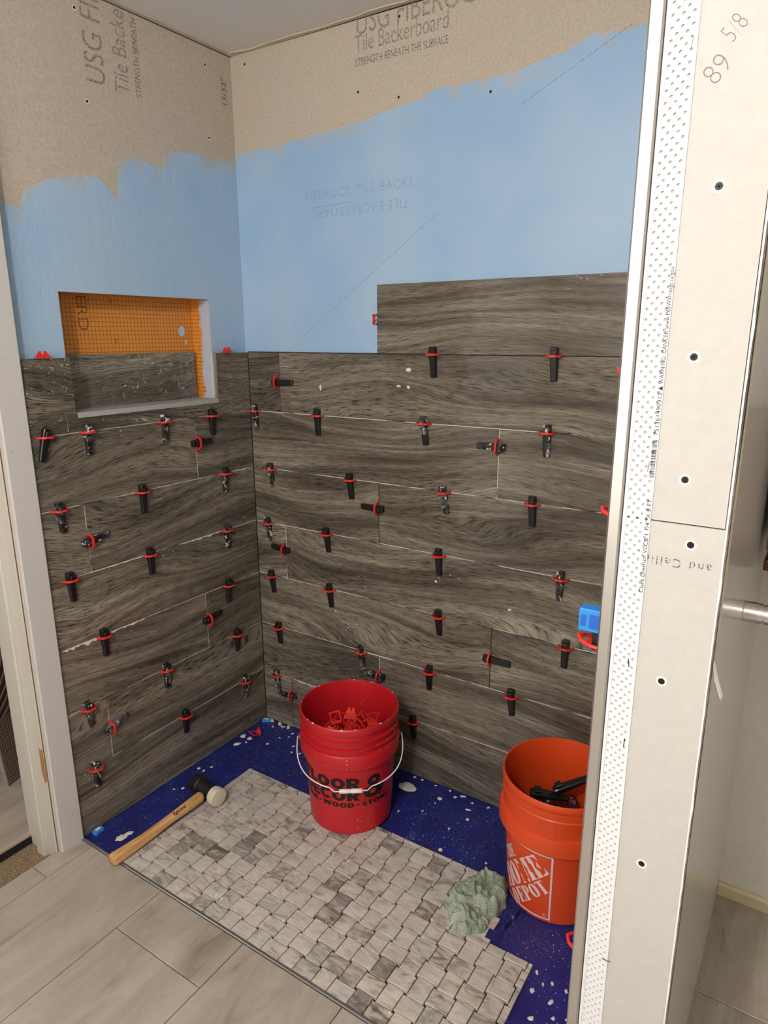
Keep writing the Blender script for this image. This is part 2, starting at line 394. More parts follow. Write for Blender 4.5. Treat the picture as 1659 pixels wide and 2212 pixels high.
for i in range(9):
    ys = [-.8235] + cuts[i % 2]
    if cols[i] > 1.6: ys = [.0] + [-.345, -.955, -1.565, -2.175, -2.785, -3.0] if i % 2 else [0., -.345, -.955, -1.565, -2.175, -2.785, -3.]
    for a, b in zip(ys, ys[1:]): floor_tile(cols[i], cols[i+1], b, a)
floor_tile(1.603+.05, 1.6545, -.345, 0) if False else None
MB().prism([(0.012, -.8235, -.009), (.012, -.8145, -.009), (.012, -.8145, .001), (.012, -.817, .0022), (.012, -.821, .0022), (.012, -.8235, .001)], (1.49, 0, 0)).obj('trim_3', M_STRIP, label='thin grey metal edge strip between mosaic and floor tiles', cat='trim', kind='structure')

# left wall: board with the niche opening
NY0, NY1, NZ0, NZ1 = -.676, -.150, 1.262, 1.587
b = MB()
bx, b0 = -.018, -.034
b.box(b0, bx, -.815, NY0, -.05, 2.3275).box(b0, bx, NY1, .03, -.05, 2.3275).box(b0, bx, NY0, NY1, -.05, NZ0).box(b0, bx, NY0, NY1, NZ1, 2.3275)
wl = b.obj('wall_left', M_BL, label='short shower wall with niche, half painted blue over tan backerboard', cat='wall', kind='structure')
MB().box(-.15, -.036, -.80, .03, -.05, 1.24).box(-.15, -.036, -.80, .03, 1.61, 2.40).obj('stud_backing', M_GAP, wl)
MB().box(-.024, -.0185, -.815, .01, 2.321, 2.3315).obj('gap_shadow_strip', M_GAP, wl)
# niche pan
ni = MB(); NB = -.098; NIN = (NY0, NY1, NZ0, NZ1); NY0 += .0006; NY1 -= .0006; NZ0 += .0006; NZ1 -= .0006
ni.box(NB-.012, NB, NY0-.012, NY1+.012, NZ0-.012, NZ1+.012)
ni.box(NB, bx-.0005, NY0-.012, NY0, NZ0-.012, NZ1+.012).box(NB, bx-.0005, NY1, NY1+.012, NZ0-.012, NZ1+.012)
ni.box(NB, bx-.0005, NY0, NY1, NZ1, NZ1+.012).box(NB, bx-.0005, NY0, NY1, NZ0-.012, NZ0)
NY0, NY1, NZ0, NZ1 = NIN
niche = ni.obj('niche', M_KERDI, wl, label='orange gridded niche lining')
D = frame((NB+.0008, -.575, 1.588), (0,0,-1), (0,1,0))
text_obj('printed_lettering', 'ERD', .050, M_BROWNP, D, niche, bold=-.0008, sx=1.1)
text_obj('printed_lettering', '30', .016, M_BROWNP, frame((NB+.0008, -.462, 1.468), (0,0,-1), (0,1,0)), niche)
text_obj('printed_lettering', '20', .016, M_BROWNP, frame((NB+.0008, -.468, 1.582), (0,0,-1), (0,1,0)), niche)
# back wall board
wb = MB().prism([(-.034, .008, -.05), (1.53, .008, -.05), (1.53, .008, 2.3175), (.7, .008, 2.3245), (-.034, .008, 2.3285)], (0, .014, 0)).obj('wall_back', M_BR, label='long shower wall, half painted blue over tan backerboard', cat='wall', kind='structure')
MB().box(-.02, 1.52, .0085, .014, 2.309, 2.3315).obj('gap_shadow_strip', M_GAP, wb)
# ragged ceiling edge flakes along the gap
def ribbon(pts, widths, axis_w, thick, name, mat, parent=None):
    m = MB(); aw = Vector(axis_w); th = Vector(thick)
    rings = []
    for p, (a, c) in zip(pts, widths):
        p = Vector(p); q0, q1 = p + aw*a, p + aw*c
        rings.append([q0, q1, q1 + th, q0 + th])
    return m.loft(rings).obj(name, mat, parent)
# ceiling
ce = MB().box(-2.2, 2.9, -3.05, .06, ZC, ZC+.02).obj('ceiling', M_CEIL, label='off-white painted ceiling', cat='ceiling', kind='structure')
n = 60; pts = [(-.01 + 1.5*i/n, .002, ZC-.0005) for i in range(n+1)]
ribbon(pts, [(-.0-.012*max(0, noise.noise((i*.37, 1.3, 0))+.55)-.004, .006) for i in range(n+1)], (0,1,0), (0,0,-.0035), 'torn_edge', M_GYPS, ce)
pts = [(-.006, -.815 + .82*i/n, ZC-.0005) for i in range(n+1)]
ribbon(pts, [(-.01, .005+.004*max(0, noise.noise((i*.31, 7.3, 0))+.3)) for i in range(n+1)], (1,0,0), (0,0,-.0025), 'torn_edge', M_GYPS, ce)
# right stub wall
wr = MB().box(1.515, 1.6475, -.866, .02, -.05, ZC).obj('wall_right', M_WHITE, label='stub wall at the open end of the shower, glossy white far side', cat='wall', kind='structure')
# drywall panels on its end face
MB().box(1.523, 1.6435, -.880, -.866, -.05, 1.2370).obj('drywall_panel', M_DRY, wr)
MB().box(1.523, 1.6425, -.880, -.866, 1.2388, ZC-.002).obj('drywall_panel', M_DRY, wr)
# metal tile edge trim
MB().prism([(1.500, -.866, -.009), (1.500, -.880, -.009), (1.503, -.884, -.009), (1.516, -.8845, -.009), (1.5185, -.882, -.009), (1.5185, -.866, -.009)], (0, 0, 2.335)).obj('edge_trim', M_METAL, wr)
# perforated corner bead
bm = MB(); X0, X1 = 1.5215, 1.5555; YF = -.8822; cw = .0056; ph = .0125; xs = 1.5235 + .0012; Z0, Z1 = .02, 2.30
bm.box(X0-.0010, X0+.0030, YF-.0016, -.880, Z0, Z1)                 # nose
bm.bm.faces.new([bm.bm.verts.new(q) for q in ((X0+.003, YF, Z0), (xs, YF, Z0), (xs, YF, Z1), (X0+.003, YF, Z1))])
xe = xs + 5*cw
bm.bm.faces.new([bm.bm.verts.new(q) for q in ((xe, YF, Z0), (X1, YF, Z0), (X1, YF, Z1), (xe, YF, Z1))])
bm.bm.faces.new([bm.bm.verts.new(q) for q in ((X1, YF, Z0), (X1, -.880, Z0), (X1, -.880, Z1), (X1, YF, Z1))])
rows = int((Z1-Z0)/ph); hr = .00205
for c in range(5):
    cx = xs + (c+.5)*cw; off = ph/2 if c % 2 else 0
    def Q(x, z): return bm.bm.verts.new((x, YF, z))
    zz = Z0
    if off: bm.bm.faces.new([Q(cx-cw/2, Z0), Q(cx+cw/2, Z0), Q(cx+cw/2, Z0+off), Q(cx-cw/2, Z0+off)])
    for r_ in range(rows - (1 if off else 0)):
        z0 = Z0 + off + r_*ph; z1 = z0 + ph; zm = (z0+z1)/2
        ring = [(cx + hr*math.cos(PI/8 + k*PI/4), zm + hr*math.sin(PI/8 + k*PI/4)) for k in range(8)]
        rv = [Q(*p) for p in ring]; bv = [bm.bm.verts.new((p[0], -.8802, p[1])) for p in ring]
        A, B, Cc, Dd = Q(cx-cw/2, z0), Q(cx+cw/2, z0), Q(cx+cw/2, z1), Q(cx-cw/2, z1)
        bm.bm.faces.new((A, B, rv[6], rv[5])); bm.bm.faces.new((B, Cc, rv[0], rv[7])); bm.bm.faces.new((Cc, Dd, rv[2], rv[1])); bm.bm.faces.new((Dd, A, rv[4], rv[3]))
        bm.bm.faces.new((A, rv[5], rv[4])); bm.bm.faces.new((B, rv[7], rv[6])); bm.bm.faces.new((Cc, rv[1], rv[0])); bm.bm.faces.new((Dd, rv[3], rv[2]))
        for k in range(8): bm.bm.faces.new((rv[k], rv[(k+1) % 8], bv[(k+1) % 8], bv[k]))
    zt = Z0 + off + (rows - (1 if off else 0))*ph
    if zt < Z1-1e-4: bm.bm.faces.new([Q(cx-cw/2, zt), Q(cx+cw/2, zt), Q(cx+cw/2, Z1), Q(cx-cw/2, Z1)])
bead = bm.obj('corner_bead', M_BEAD, wr)
tb = lambda s, z, sz=.0072, sx=1.25: text_obj('printed_lettering', s, sz, M_INK, frame((1.5545, YF-.0003, z), (0,0,1), (-1,0,0)), bead, sx=sx)
tb('Clark Dietrich VLCB 1 1/4" X 8 FT', 1.137); tb('751361490312', 1.348); tb('WARNING: CANCER www.P65Warnings.ca.gov', 1.412, sx=.95)
MB().prism([(1.5545, YF-.0003, 1.404), (1.549, YF-.0003, 1.4068), (1.5545, YF-.0003, 1.4096)], (0, -.0002, 0)).obj('warning_triangle', M_INK, bead)
bars = MB(); z = 1.294
while z < 1.342:
    wdt = random.choice((.0006, .0006, .0012)); bars.box(1.5485, 1.5545, YF-.0003, YF-.0001, z, z+wdt); z += wdt + random.choice((.0007, .0012))
bars.obj('printed_barcode', M_INK, bead)
for i, (x, z, a) in enumerate(((1.5503, 1.784, .12), (1.5451, 1.0325, -.15), (1.5491, .9085, .05), (1.553, .5265, PI/2), (1.5465, 1.307, .1))):
    st = MB().tube([(-.006, .0012, 0), (-.0055, -.0008, 0), (.0055, -.0008, 0), (.006, .0012, 0)], .00055, 6).obj('staple', M_SCREW if i in (1, 2, 3) else M_METAL, bead)
    st.matrix_world = Matrix.Translation((x, YF-.0003, z)) @ Matrix.Rotation(PI/2 + a, 4, 'Y')
# screws with dimples
def screw(parent, M, dim=True, sc=1.0):
    s = MB().lathe([(0, .0002), (.0044*sc, .0002), (.0046*sc, -.0004)], 20).obj('screw_head', M_SCREW, parent); s.matrix_world = M
    for a in (0, PI/2):
        k = MB().box(-.0022*sc, .0022*sc, -.0004*sc, .0004*sc, .0002, .0005).obj('cross_slot', M_GAP, s); k.matrix_world = M @ Matrix.Rotation(a+.4, 4, 'Z')
    if dim:
        d = MB().lathe([(.0044*sc, .00005), (.0068*sc, .00035), (.0074*sc, .00001)], 24).obj('dimple', M_DIMPLE, s); d.matrix_world = M
for x, z in ((1.593,1.633),(1.586,1.445),(1.591,1.295),(1.606,1.212),(1.589,1.016),(1.589,0.721)):
    screw(wr, frame((x, -.8801, z), (1,0,0), (0,0,1)))
for y, z in ((-0.540,2.282),(-0.530,2.071),(-0.103,2.277),(-0.103,2.074),(-.70,1.72),(-.45,1.70)): screw(wl, frame((-.0179, y, z), (0,1,0), (0,0,1)), sc=.85) if z > 1.8 else None
for x, z in ((0.042,2.298),(0.615,2.304),(0.476,2.146),(0.613,2.110),(0.891,2.076)): screw(wb, frame((x, .0079, z), (1,0,0), (0,0,1)), dim=False, sc=.8)
for x, z in ((.605,1.932),(.470,1.805),(.58,1.80),(.66,1.835),(.78,1.86),(.875,1.93),(.50,1.63),(.53,1.44)):     # paint-filled screw dimples
    p = MB().lathe([(.0055, .0001), (.0048, .0009), (.0028, .0003), (0, .0002)], 16).obj('painted_dimple', M_BR, wb, smooth=True); p.matrix_world = frame((x, .0079, z), (1,0,0), (0,0,1))
# lettering on the boards and drywall
text_obj('printed_lettering', 'USG FIBEROCK', .085, M_PRINT, frame((-.0176, -.468, 2.118), (0,0,1), (0,-1,0)), wl, sx=.78)
text_obj('printed_lettering', 'Tile Backer', .068, M_PRINT, frame((-.0176, -.392, 2.118), (0,0,1), (0,-1,0)), wl, sx=.72)
text_obj('printed_lettering', 'STRENGTH BENEATH THE SURFACE', .026, M_PRINT2, frame((-.0176, -.352, 2.122), (0,0,1), (0,-1,0)), wl, sx=.78)
text_obj('printed_lettering', '13/32"', .030, M_PRINT2, frame((-.0176, -.018, 2.178), (0,0,1), (0,-1,0)), wl, sx=1.05, bold=.0003)
text_obj('printed_lettering', 'USG FIBEROCK', .085, M_PRINT, BACKF(.470, 2.288), wb, sx=.72)
text_obj('printed_lettering', 'Tile Backerboard', .062, M_PRINT, BACKF(.466, 2.246), wb, sx=.70)
text_obj('printed_lettering', 'STRENGTH BENEATH THE SURFACE', .028, M_PRINT2, BACKF(.468, 2.211), wb, sx=.66)
text_obj('printed_lettering', 'FIBEROCK TILE BACKE', .038, M_FAINT, BACKF(.272, 1.878), wb, sx=.93, space=1.12)
text_obj('printed_lettering', 'TILE BACKERBOARD', .038, M_FAINT, frame((.648, .0078, 1.850), (-1,0,0), (0,0,-1)), wb, sx=.93, space=1.12)
for a, c in (((.30, 1.855), (.45, 1.859)), ((.20, 1.44), (.74, 1.80)), ((.97, 2.03), (1.24, 2.155))):
    a = Vector((a[0], .0078, a[1])); c = Vector((c[0], .0078, c[1])); d = (c-a).normalized().cross(Vector((0,1,0)))*.0007
    MB().poly([a+d, c+d, c-d, a-d]).obj('pencil_line', M_PENF, wb)
text_obj('printed_lettering', 'and Ceiling', .0165, M_PRINT2, frame((1.6335, -.8803, 1.1905), (-1,0,0), (0,0,-1)), wr, sx=.97, space=1.25) 
tp = math.radians(50); text_obj('pencil_writing', '89', .034, M_PENCIL, frame((1.578, -.8803, 1.735), (math.cos(tp), 0, math.sin(tp)), (-math.sin(tp), 0, math.cos(tp))), wr, bold=-.0009, sx=.8)
text_obj('pencil_writing', '5/8', .030, M_PENCIL, frame((1.591, -.8803, 1.774), (math.cos(tp), 0, math.sin(tp)), (-math.sin(tp), 0, math.cos(tp))), wr, bold=-.0008, sx=.62)
# ragged seam between new drywall and old glossy wall
n = 120; zs = [.05 + 2.2*i/n for i in range(n+1)]
wd = lambda i: max(.0002, .0013 + .0035*noise.noise((zs[i]*9, 3.1, .2)) + (.004 if 1.30 < zs[i] < 1.62 else 0)*.35 + .002*noise.noise((zs[i]*60, 1, 0)))
ribbon([(1.6475, -.873 + .004*noise.noise((zz*7, 0, 5)), zz) for zz in zs], [(-wd(i), wd(i)) for i in range(n+1)], (0,1,0), (.0006, 0, 0), 'crack', M_GAP, wr)
ribbon([(1.6475, -.852 + .004*noise.noise((zz*5, 2, 5)), zz) for zz in zs if zz > 1.08], [(-.0028-.002*noise.noise((zz*30, 1, 0)), .003) for zz in zs if zz > 1.08], (0,1,0), (.0009, 0, 0), 'old_caulk_line', M_YELTRIM, wr)
ribbon([(1.6436, -.8795, zz) for zz in zs], [(0, .0022 + .003*max(0, noise.noise((zz*22, 4, 0)))) for zz in zs], (1,0,0), (0, .006, 0), 'torn_paper_edge', M_PAPER, wr)
MB().loft([[(1.6475, -.872, 1.055), (1.6475, -.860, 1.055), (1.6479, -.860, 1.055), (1.6479, -.872, 1.055)], [(1.652, -.868, 1.03), (1.654, -.858, 1.03), (1.6545, -.858, 1.03), (1.6525, -.868, 1.03)], [(1.661, -.863, 1.002), (1.662, -.853, 1.004), (1.6625, -.853, 1.004), (1.6615, -.863, 1.002)]]).obj('peeling_paper_flake', M_PAPER, wr)
# other walls of the bathroom
MB().box(-.15, -.001, -3.0, -1.66, 0, ZC).box(-.15, -.001, -1.66, -.815, 2.06, ZC).obj('wall_entry', M_WALL, label='white wall with the doorway to the hall', cat='wall', kind='structure')
MB().box(-.15, .65, -3.1, -2.98, 0, ZC).box(1.45, 2.9, -3.1, -2.98, 0, ZC).box(.65, 1.45, -3.1, -2.98, 0, .75).box(.65, 1.45, -3.1, -2.98, 2.2, ZC).obj('wall_rear', M_WALL, label='white wall behind the camera', cat='wall', kind='structure')  # opening is made up, cut to let soft fill light reach the shower
MB().box(2.75, 2.9, -3.0, .02, 0, ZC).obj('wall_side', M_WALL, label='white wall across from the niche', cat='wall', kind='structure')
MB().box(1.64, 2.9, .002, .06, -.01, ZC).obj('wall_alcove', M_WALL, label='white wall of the alcove beside the shower', cat='wall', kind='structure')
MB().prism([(1.6480, .0025, -.001), (1.6480, -.011, -.001), (1.6480, -.011, .030), (1.6480, -.006, .036), (1.6480, .0025, .037)], (1.1, 0, 0)).obj('baseboard_alcove', M_YELTRIM, label='low yellowed baseboard in the alcove beside the stub wall', cat='baseboard', kind='structure')
# door casing and jamb
cas = MB().prism([(-.02, -.8145, 0), (.004, -.8145, 0), (.010, -.819, 0), (.010, -.884, 0), (.007, -.888, 0), (-.02, -.888, 0)], (0, 0, 2.13)).obj('trim_1', M_TRIM, label='flat white door casing beside the niche wall', cat='trim', kind='structure')
for y, z in ((-.872, 1.19), (-.866, .80), (-.852, .42), (-.842, .10), (-.86, 1.42)):
    q = MB().lathe([(.0011, .0002), (0, .0002)], 10).obj('nail_hole', M_GAP, cas); q.matrix_world = frame((.010, y, z), (0,1,0), (0,0,1))
jm = MB().box(-.155, -.0035, -.893, -.870, -.05, 2.06).obj('trim_2', M_TRIM2, label='chipped cream door jamb with a stop bead', cat='trim', kind='structure')
MB().prism([(-.098, -.893, -.04), (-.098, -.903, -.04), (-.094, -.906, -.04), (-.063, -.906, -.04), (-.059, -.903, -.04), (-.059, -.893, -.04)], (0, 0, 2.10)).obj('door_stop', M_TRIM2, jm)
MB().prism([(-.0165, -.893, .0), (-.0165, -.8965, .0), (-.006, -.8965, .0), (-.0045, -.893, .0)], (0, 0, 2.05)).obj('jamb_edge_strip', M_TRIM2, jm)
n = 50; ribbon([(-.0035, -.891, 2.0*i/n) for i in range(n+1)], [(-.0001-.0012*max(0, noise.noise((i*.5, 0, 0))), .0004) for i in range(n+1)], (1,0,0), (0, -.003, 0), 'cracked_caulk_line', plain('brown_crack', g(120,88,54), .9), jm)
MB().prism([(-.0185, -.8966, .345), (-.0125, -.8966, .338), (-.004, -.8966, .345), (-.0035, -.8966, .240), (-.0105, -.8966, .232), (-.0190, -.8966, .262)], (0, -.0012, 0)).obj('chipped_wood_patch', M_RAWWOOD, jm)
MB().box(-.155, -.0, -1.678, -1.655, -.05, 2.06).box(-.155, 0, -1.66, -.888, 2.045, 2.07).box(-.012, .010, -1.735, -1.66, 0, 2.13).obj('trim_4', M_TRIM, label='white door frame on the far side of the doorway', cat='trim', kind='structure')
MB().box(-.002, .014, -2.90, -2.80, 0, 2.1).obj('trim_5', plain('oak_trim', g(190,130,66), .4), label='oak trim board on the entry wall near the rear corner', cat='trim', kind='structure')
# hall beyond the doorway
MB().box(-2.2, -.012, -3.0, .05, -.12, -.06).obj('floor_hall', M_GAP, label='hall subfloor', cat='floor', kind='structure')
MB().box(-.170, -.0125, -1.66, -.70, -.0595, -.034).obj('carpet', M_CARP, label='tan and brown carpet strip in the doorway', cat='carpet')
M_PALE = stone_big(); M_PALE.name = 'pale_plank_floor'
hb = MB().box(-2.2, -.145, -3.0, .05, -.059, -.010).obj('floor_hall_planks', M_GAP, label='pale grey plank floor of the hall', cat='floor', kind='structure')
for i in range(6):
    x1 = -.145 - .30*i
    for j in range(3): floor_tile(x1-.30, x1, -.40-1.2*(j+1)+.35*(i % 3), -.40-1.2*j+.35*(i % 3), 'plank', hb) if True else None
MB().box(-2.0, -1.9, -3.1, .05, -.02, ZC).box(-2.2, -.16, -.02, .05, -.02, ZC).box(-2.0, -.14, -3.12, -3.0, -.02, ZC).obj('wall_hall', plaster('tan_hall_paint', g(188,172,150), .7, .03), label='tan wall at the end of the hall', cat='wall', kind='structure')
MB().box(-1.9, -1.885, -3.0, -.02, -.01, .10).obj('baseboard_hall', M_DKWOOD, label='dark baseboard along the tan hall wall', cat='baseboard', kind='structure')
def waffle():
    t = NT('waffled_tile_back', .55); P = t.obj(); x, y, z = t.sep(P)
    a = t.math('SINE', t.math('MULTIPLY', y, 620.)); bz = t.math('SINE', t.math('MULTIPLY', z, 620.)); wf = t.step(t.math('MAXIMUM', a, bz), .3, .7)
    rr = t.math('SQRT', t.math('ADD', t.math('POWER', t.math('ADD', y, .15), 2.), t.math('POWER', t.math('SUBTRACT', z, .55), 2.)))
    rg = t.step(t.math('SINE', t.math('MULTIPLY', rr, 260.)), .3, .7)
    h = t.math('ADD', t.math('MULTIPLY', wf, t.step(z, .24, .23)), t.math('MULTIPLY', rg, t.step(z, .23, .24)))
    t.color(t.mix(h, g(58,46,38), g(138,124,110))); t.bump(h, .6, .003); return t.m
lt = empty('leaning_tile', (-.42, -.81, 0), label='tile offcut leaning in the hall, waffled brown back outward', cat='tile')
MB().box(-.012, -.002, 0, .34, .0, .50).obj('slab', plain('grey_tile_edge', g(150,144,136), .5), lt)
MB().box(-.002, .0, .006, .34, .004, .494).obj('waffled_back', waffle(), lt)
lt.rotation_euler = (0, -.10, .35)
dk = MB().box(-.012, 0, -.30, .30, 0, .44).obj('dark_plank', M_TILE, label='dark wood-look plank standing behind the leaning tile', cat='tile')
dk.location = (-.80, -.62, 0); dk.rotation_euler = (0, -.12, .2)

# ------------------------------------------------------------------ wall tiles
def wall_tile_mesh(l, hgt, name):
    k = (round(l, 4), round(hgt, 4), name)
    if k not in cache:
        r = lambda a, b, y: [(-a, y, -b), (a, y, -b), (a, y, b), (-a, y, b)]
        cache[k] = MB().loft([r(l/2, hgt/2, .0095), r(l/2, hgt/2, .0009), r(l/2-.0008, hgt/2-.0008, 0)]).mesh('wall_tile', M_TILE)
    return cache[k]
RZ_BACK, RZ_LEFT, RZ_RIGHT = 0, PI/2, -PI/2
def wall_tile(parent, rz, a, b_, z0, z1):
    me = wall_tile_mesh(b_-a-.0024, z1-z0-.0024, 'wt'); o = link('tile', me, parent); m = (a+b_)/2
    o.location = {RZ_BACK: (m, 0, (z0+z1)/2), RZ_LEFT: (0, m, (z0+z1)/2), RZ_RIGHT: (1.5, m, (z0+z1)/2)}[rz]; o.rotation_euler = (0, 0, rz); return o
jr = [.141, .545, .955]
for r_ in range(8):
    j = jr[r_ % 3]; z0 = -.008 if r_ == 0 else r_*H; xs_ = [0.0] + [v for v in (j-1.22, j, j+1.22) if 0 < v < 1.5] + [1.5]
    if r_ == 7: xs_ = [.541, 1.5]
    for a, b_ in zip(xs_, xs_[1:]): wall_tile(wb, RZ_BACK, a, b_, z0, (r_+1)*H)
jl = [None, -.684, -.268, None, -.684, -.262]
for r_ in range(6):
    z0 = -.008 if r_ == 0 else r_*H; ys_ = [-.8145] + ([jl[r_]] if jl[r_] else []) + [-.001]
    for a, b_ in zip(ys_, ys_[1:]): wall_tile(wl, RZ_LEFT, a, b_, z0, (r_+1)*H)
for r_ in range(8): wall_tile(wr, RZ_RIGHT, -.866, 0, -.008 if r_ == 0 else r_*H, (r_+1)*H)
# the tile notched around the niche (U shape)
def notched():
    y0, y1, z0, z1 = -.8133, -.0022, 6*H+.0012, 7*H-.0012
    P = [(y0, z0), (y1, z0), (y1, z1), (NY1, z1), (NY1, NZ0+.004), (NY0, NZ0+.004), (NY0, z1), (y0, z1)]
    m = MB(); a = [m.bm.verts.new((.0, y, z)) for y, z in P]; b2 = [m.bm.verts.new((-.0095, y, z)) for y, z in P]
    for idx in ((0,1,4,5), (1,2,3,4), (0,5,6,7)): m.bm.faces.new([a[i] for i in idx])
    for i in range(8): m.bm.faces.new((a[i], a[(i+1) % 8], b2[(i+1) % 8], b2[i]))
    # re-centre so the grain runs along local x
    o = m.obj('tile', M_TILE_S, wl, label='notched tile around the niche, smeared with thinset')
    T = Matrix.Translation((0, -.41, 6.5*H)) @ Matrix.Rotation(PI/2, 4, 'Z'); o.data.transform(T.inverted()); o.matrix_world = T
notched()
nt = MB().loft([[(-.235, y, -.078), (.235, y, -.078), (.235, y, .078), (-.235, y, .078)] for y in (.0095, 0)]).obj('tile', M_TILE_S, wl)
nt.location = (NB+.0105, -.398, 1.343); nt.rotation_euler = (0, 0, PI/2)
MB().prism([(NB+.012, NY0+.004, 1.2655), (.0015, NY0+.004, 1.2655), (.0015, NY0+.004, 1.2545), (.0028, NY0+.004, 1.2545), (.0028, NY0+.004, 1.2685), (NB+.012, NY0+.004, 1.2685)], (0, NY1-NY0-.006, 0)).obj('niche_sill_trim', plain('grey_sill_trim', g(168,166,164), .5), wl)
MB().box(-.018, .0018, NY1-.0018, NY1-.0002, 1.268, 1.418).obj('niche_edge_trim', M_METAL, wl)
sk = MB(); 
for i in range(9): sk.box(-.0178, -.0155-random.random()*.001, NY1-.009+random.random()*.004, NY1-.0005, 1.27+i*.016, 1.288+i*.016)
sk.obj('thinset_smear', M_MORTAR, wl)
# recessed thinset in the joints
jn = lambda parent, x0, x1, y0, y1, z0, z1, m: MB().box(x0, x1, y0, y1, z0, z1).obj('joint_fill', m, parent)
for k in range(1, 8):
    jn(wb, .0, 1.5, .0016, .007, k*H-.0016, k*H+.0016, M_THIN if k not in (7,) else M_DARKJ)
    if k < 7: jn(wl, -.007, -.0014, -.8145, -.001, k*H-.0016, k*H+.0016, M_THIN)
for r_ in range(7): jn(wb, jr[r_ % 3]-.0015, jr[r_ % 3]+.0015, .0016, .007, r_*H, (r_+1)*H, M_DARKJ if r_ in (0, 2, 4, 6) else M_THIN)
for r_, y in enumerate(jl):
    if y: jn(wl, -.007, -.0014, y-.0015, y+.0015, r_*H, (r_+1)*H, M_THIN)
jn(wl, -.008, .0005, -.0021, .0075, 0, 7*H-.002, M_DARKJ)
# squeezed-out thinset drips under joints on the niche wall and on the long wall
def drips(parent, left, a, b_, k, n, dmax):
    m = MB(); pts = []
    for i in range(n+1):
        t = a + (b_-a)*i/n; d = dmax*max(0.04, 1.5*noise.noise((t*120, k*3.1, 0))**3 + .9*noise.noise((t*45, k, 2)) + .15); pts.append((t, d))
    for (t0, d0), (t1, d1) in zip(pts, pts[1:]):
        z = k*H + .001; q = [(t0, z), (t1, z), (t1, z-.002-d1), (t0, z-.002-d0)]
        m.prism([(.0002, u, v) if left else (u, -.0002, v) for u, v in q], (.0012, 0, 0) if left else (0, -.0012, 0))
    m.obj('thinset_drip', M_MORTAR, parent)
drips(wl, 1, -.80, -.69, 3, 60, .020); drips(wl, 1, -.655, -.52, 3, 60, .010); drips(wl, 1, -.35, -.18, 4, 22, .006); drips(wl, 1, -.69, -.45, 4, 22, .004); drips(wl, 1, -.13, -.02, 5, 12, .004)
drips(wb, 0, .48, .60, 2, 14, .004); drips(wb, 0, .17, .34, 1, 14, .006)

for i, (x, z, r0, el) in enumerate(((.655, 1.372, .010, .6), (.62, 1.322, .008, .4), (.655, 1.320, .006, .8), (.318, 1.306, .004, 2.6), (.76, .72, .005, .7), (1.01, .68, .006, .6), (.36, .53, .004, .8), (.45, .50, .003, .8))):
    q = [(r0*(1+.5*noise.noise((math.cos(k)*2+i*5, math.sin(k)*2, i)))*math.cos(k), -.0003, el*r0*(1+.5*noise.noise((math.cos(k)*2+i*5, math.sin(k)*2, i)))*math.sin(k)) for k in [2*PI*j/12 for j in range(12)]]
    o = MB().loft([q, [(a*.6, -.0014, c*.6) for a, _, c in q]]).obj('thinset_splat', M_MORTAR, wb); o.location = (x, 0, z)
# ------------------------------------------------------------------ mosaic mat
mat_ = empty('mosaic_mat', (0, 0, 0), label='mat of small square travertine-look mosaic tiles on the blue shower floor', cat='mosaic')
p = .0516; gx, gy = .2115, -.3045; dl = .0031; gap = .0021
def mos(x0, x1, y0, y1):
    lx, ly = x1-x0, y1-y0
    if lx < .006 or ly < .006: return
    k = ('m', round(lx, 3), round(ly, 3))
    if k not in cache: cache[k] = slab_mesh('mosaic_tile', lx-gap, ly-gap, .0078, .0009, M_MOS)
    o = link('tile', cache[k], mat_); o.location = ((x0+x1)/2, (y0+y1)/2, random.uniform(-.0004, .0006)); o.rotation_euler = (random.uniform(-.006, .006), random.uniform(-.006, .006), random.choice((0, PI)))
for i in range(-1, 22):
    for j in range(-1, 10):
        s = dl if (i+j) % 2 else -dl
        x0, x1 = gx+i*p-s, gx+(i+1)*p+s; y1, y0 = gy-j*p-s, gy-(j+1)*p+s
        x0, x1 = max(x0, .187), min(x1, 1.310); y1, y0 = min(y1, -.289), max(y0, -.8140)
        if x1 > 1.20 and y1 > -.486:
            if y0 < -.49: y1 = -.486
            else:
                continue
        elif x1 > 1.18 and y1 > -.40: x1 = 1.158
        if y0 < y1 and x0 < x1: mos(x0, x1, y0, y1)
MB().box(.19, 1.15, -.8135, -.292, -.0089, -.0078).box(1.15, 1.188, -.8135, -.41, -.0089, -.0078).box(1.188, 1.306, -.8135, -.49, -.0089, -.0078).obj('mesh_backing', M_GAP, mat_)
# torn blue sheet lapping onto the mosaic
pts = [(1.42,-.345),(1.216,-.352),(1.2176,-.380),(1.1966,-.379),(1.2076,-.414),(1.2038,-.432),(1.1941,-.433),(1.1933,-.4487),(1.1769,-.449),(1.1785,-.480),(1.30,-.4845),(1.44,-.482)]
rows = []
zz_ = [q for q in pts if q[0] < 1.22]
for k, (x, y) in enumerate(zz_):
    y2 = -.300 - (.184)*k/(len(zz_)-1); y3 = -.352 - (.132)*k/(len(zz_)-1)
    top = [(x, y, .0019), (max(x+.002, 1.197), y, .0019), (1.214, y3, -.0086), (1.31, y2, -.0087)]
    rows.append(top + [(a, b_, c-.0005) for a, b_, c in top[::-1]])
MB().loft(rows).obj('blue_sheet', M_BLUE, label='torn blue sheet lapping onto the mosaic beneath the orange bucket', cat='sheet')
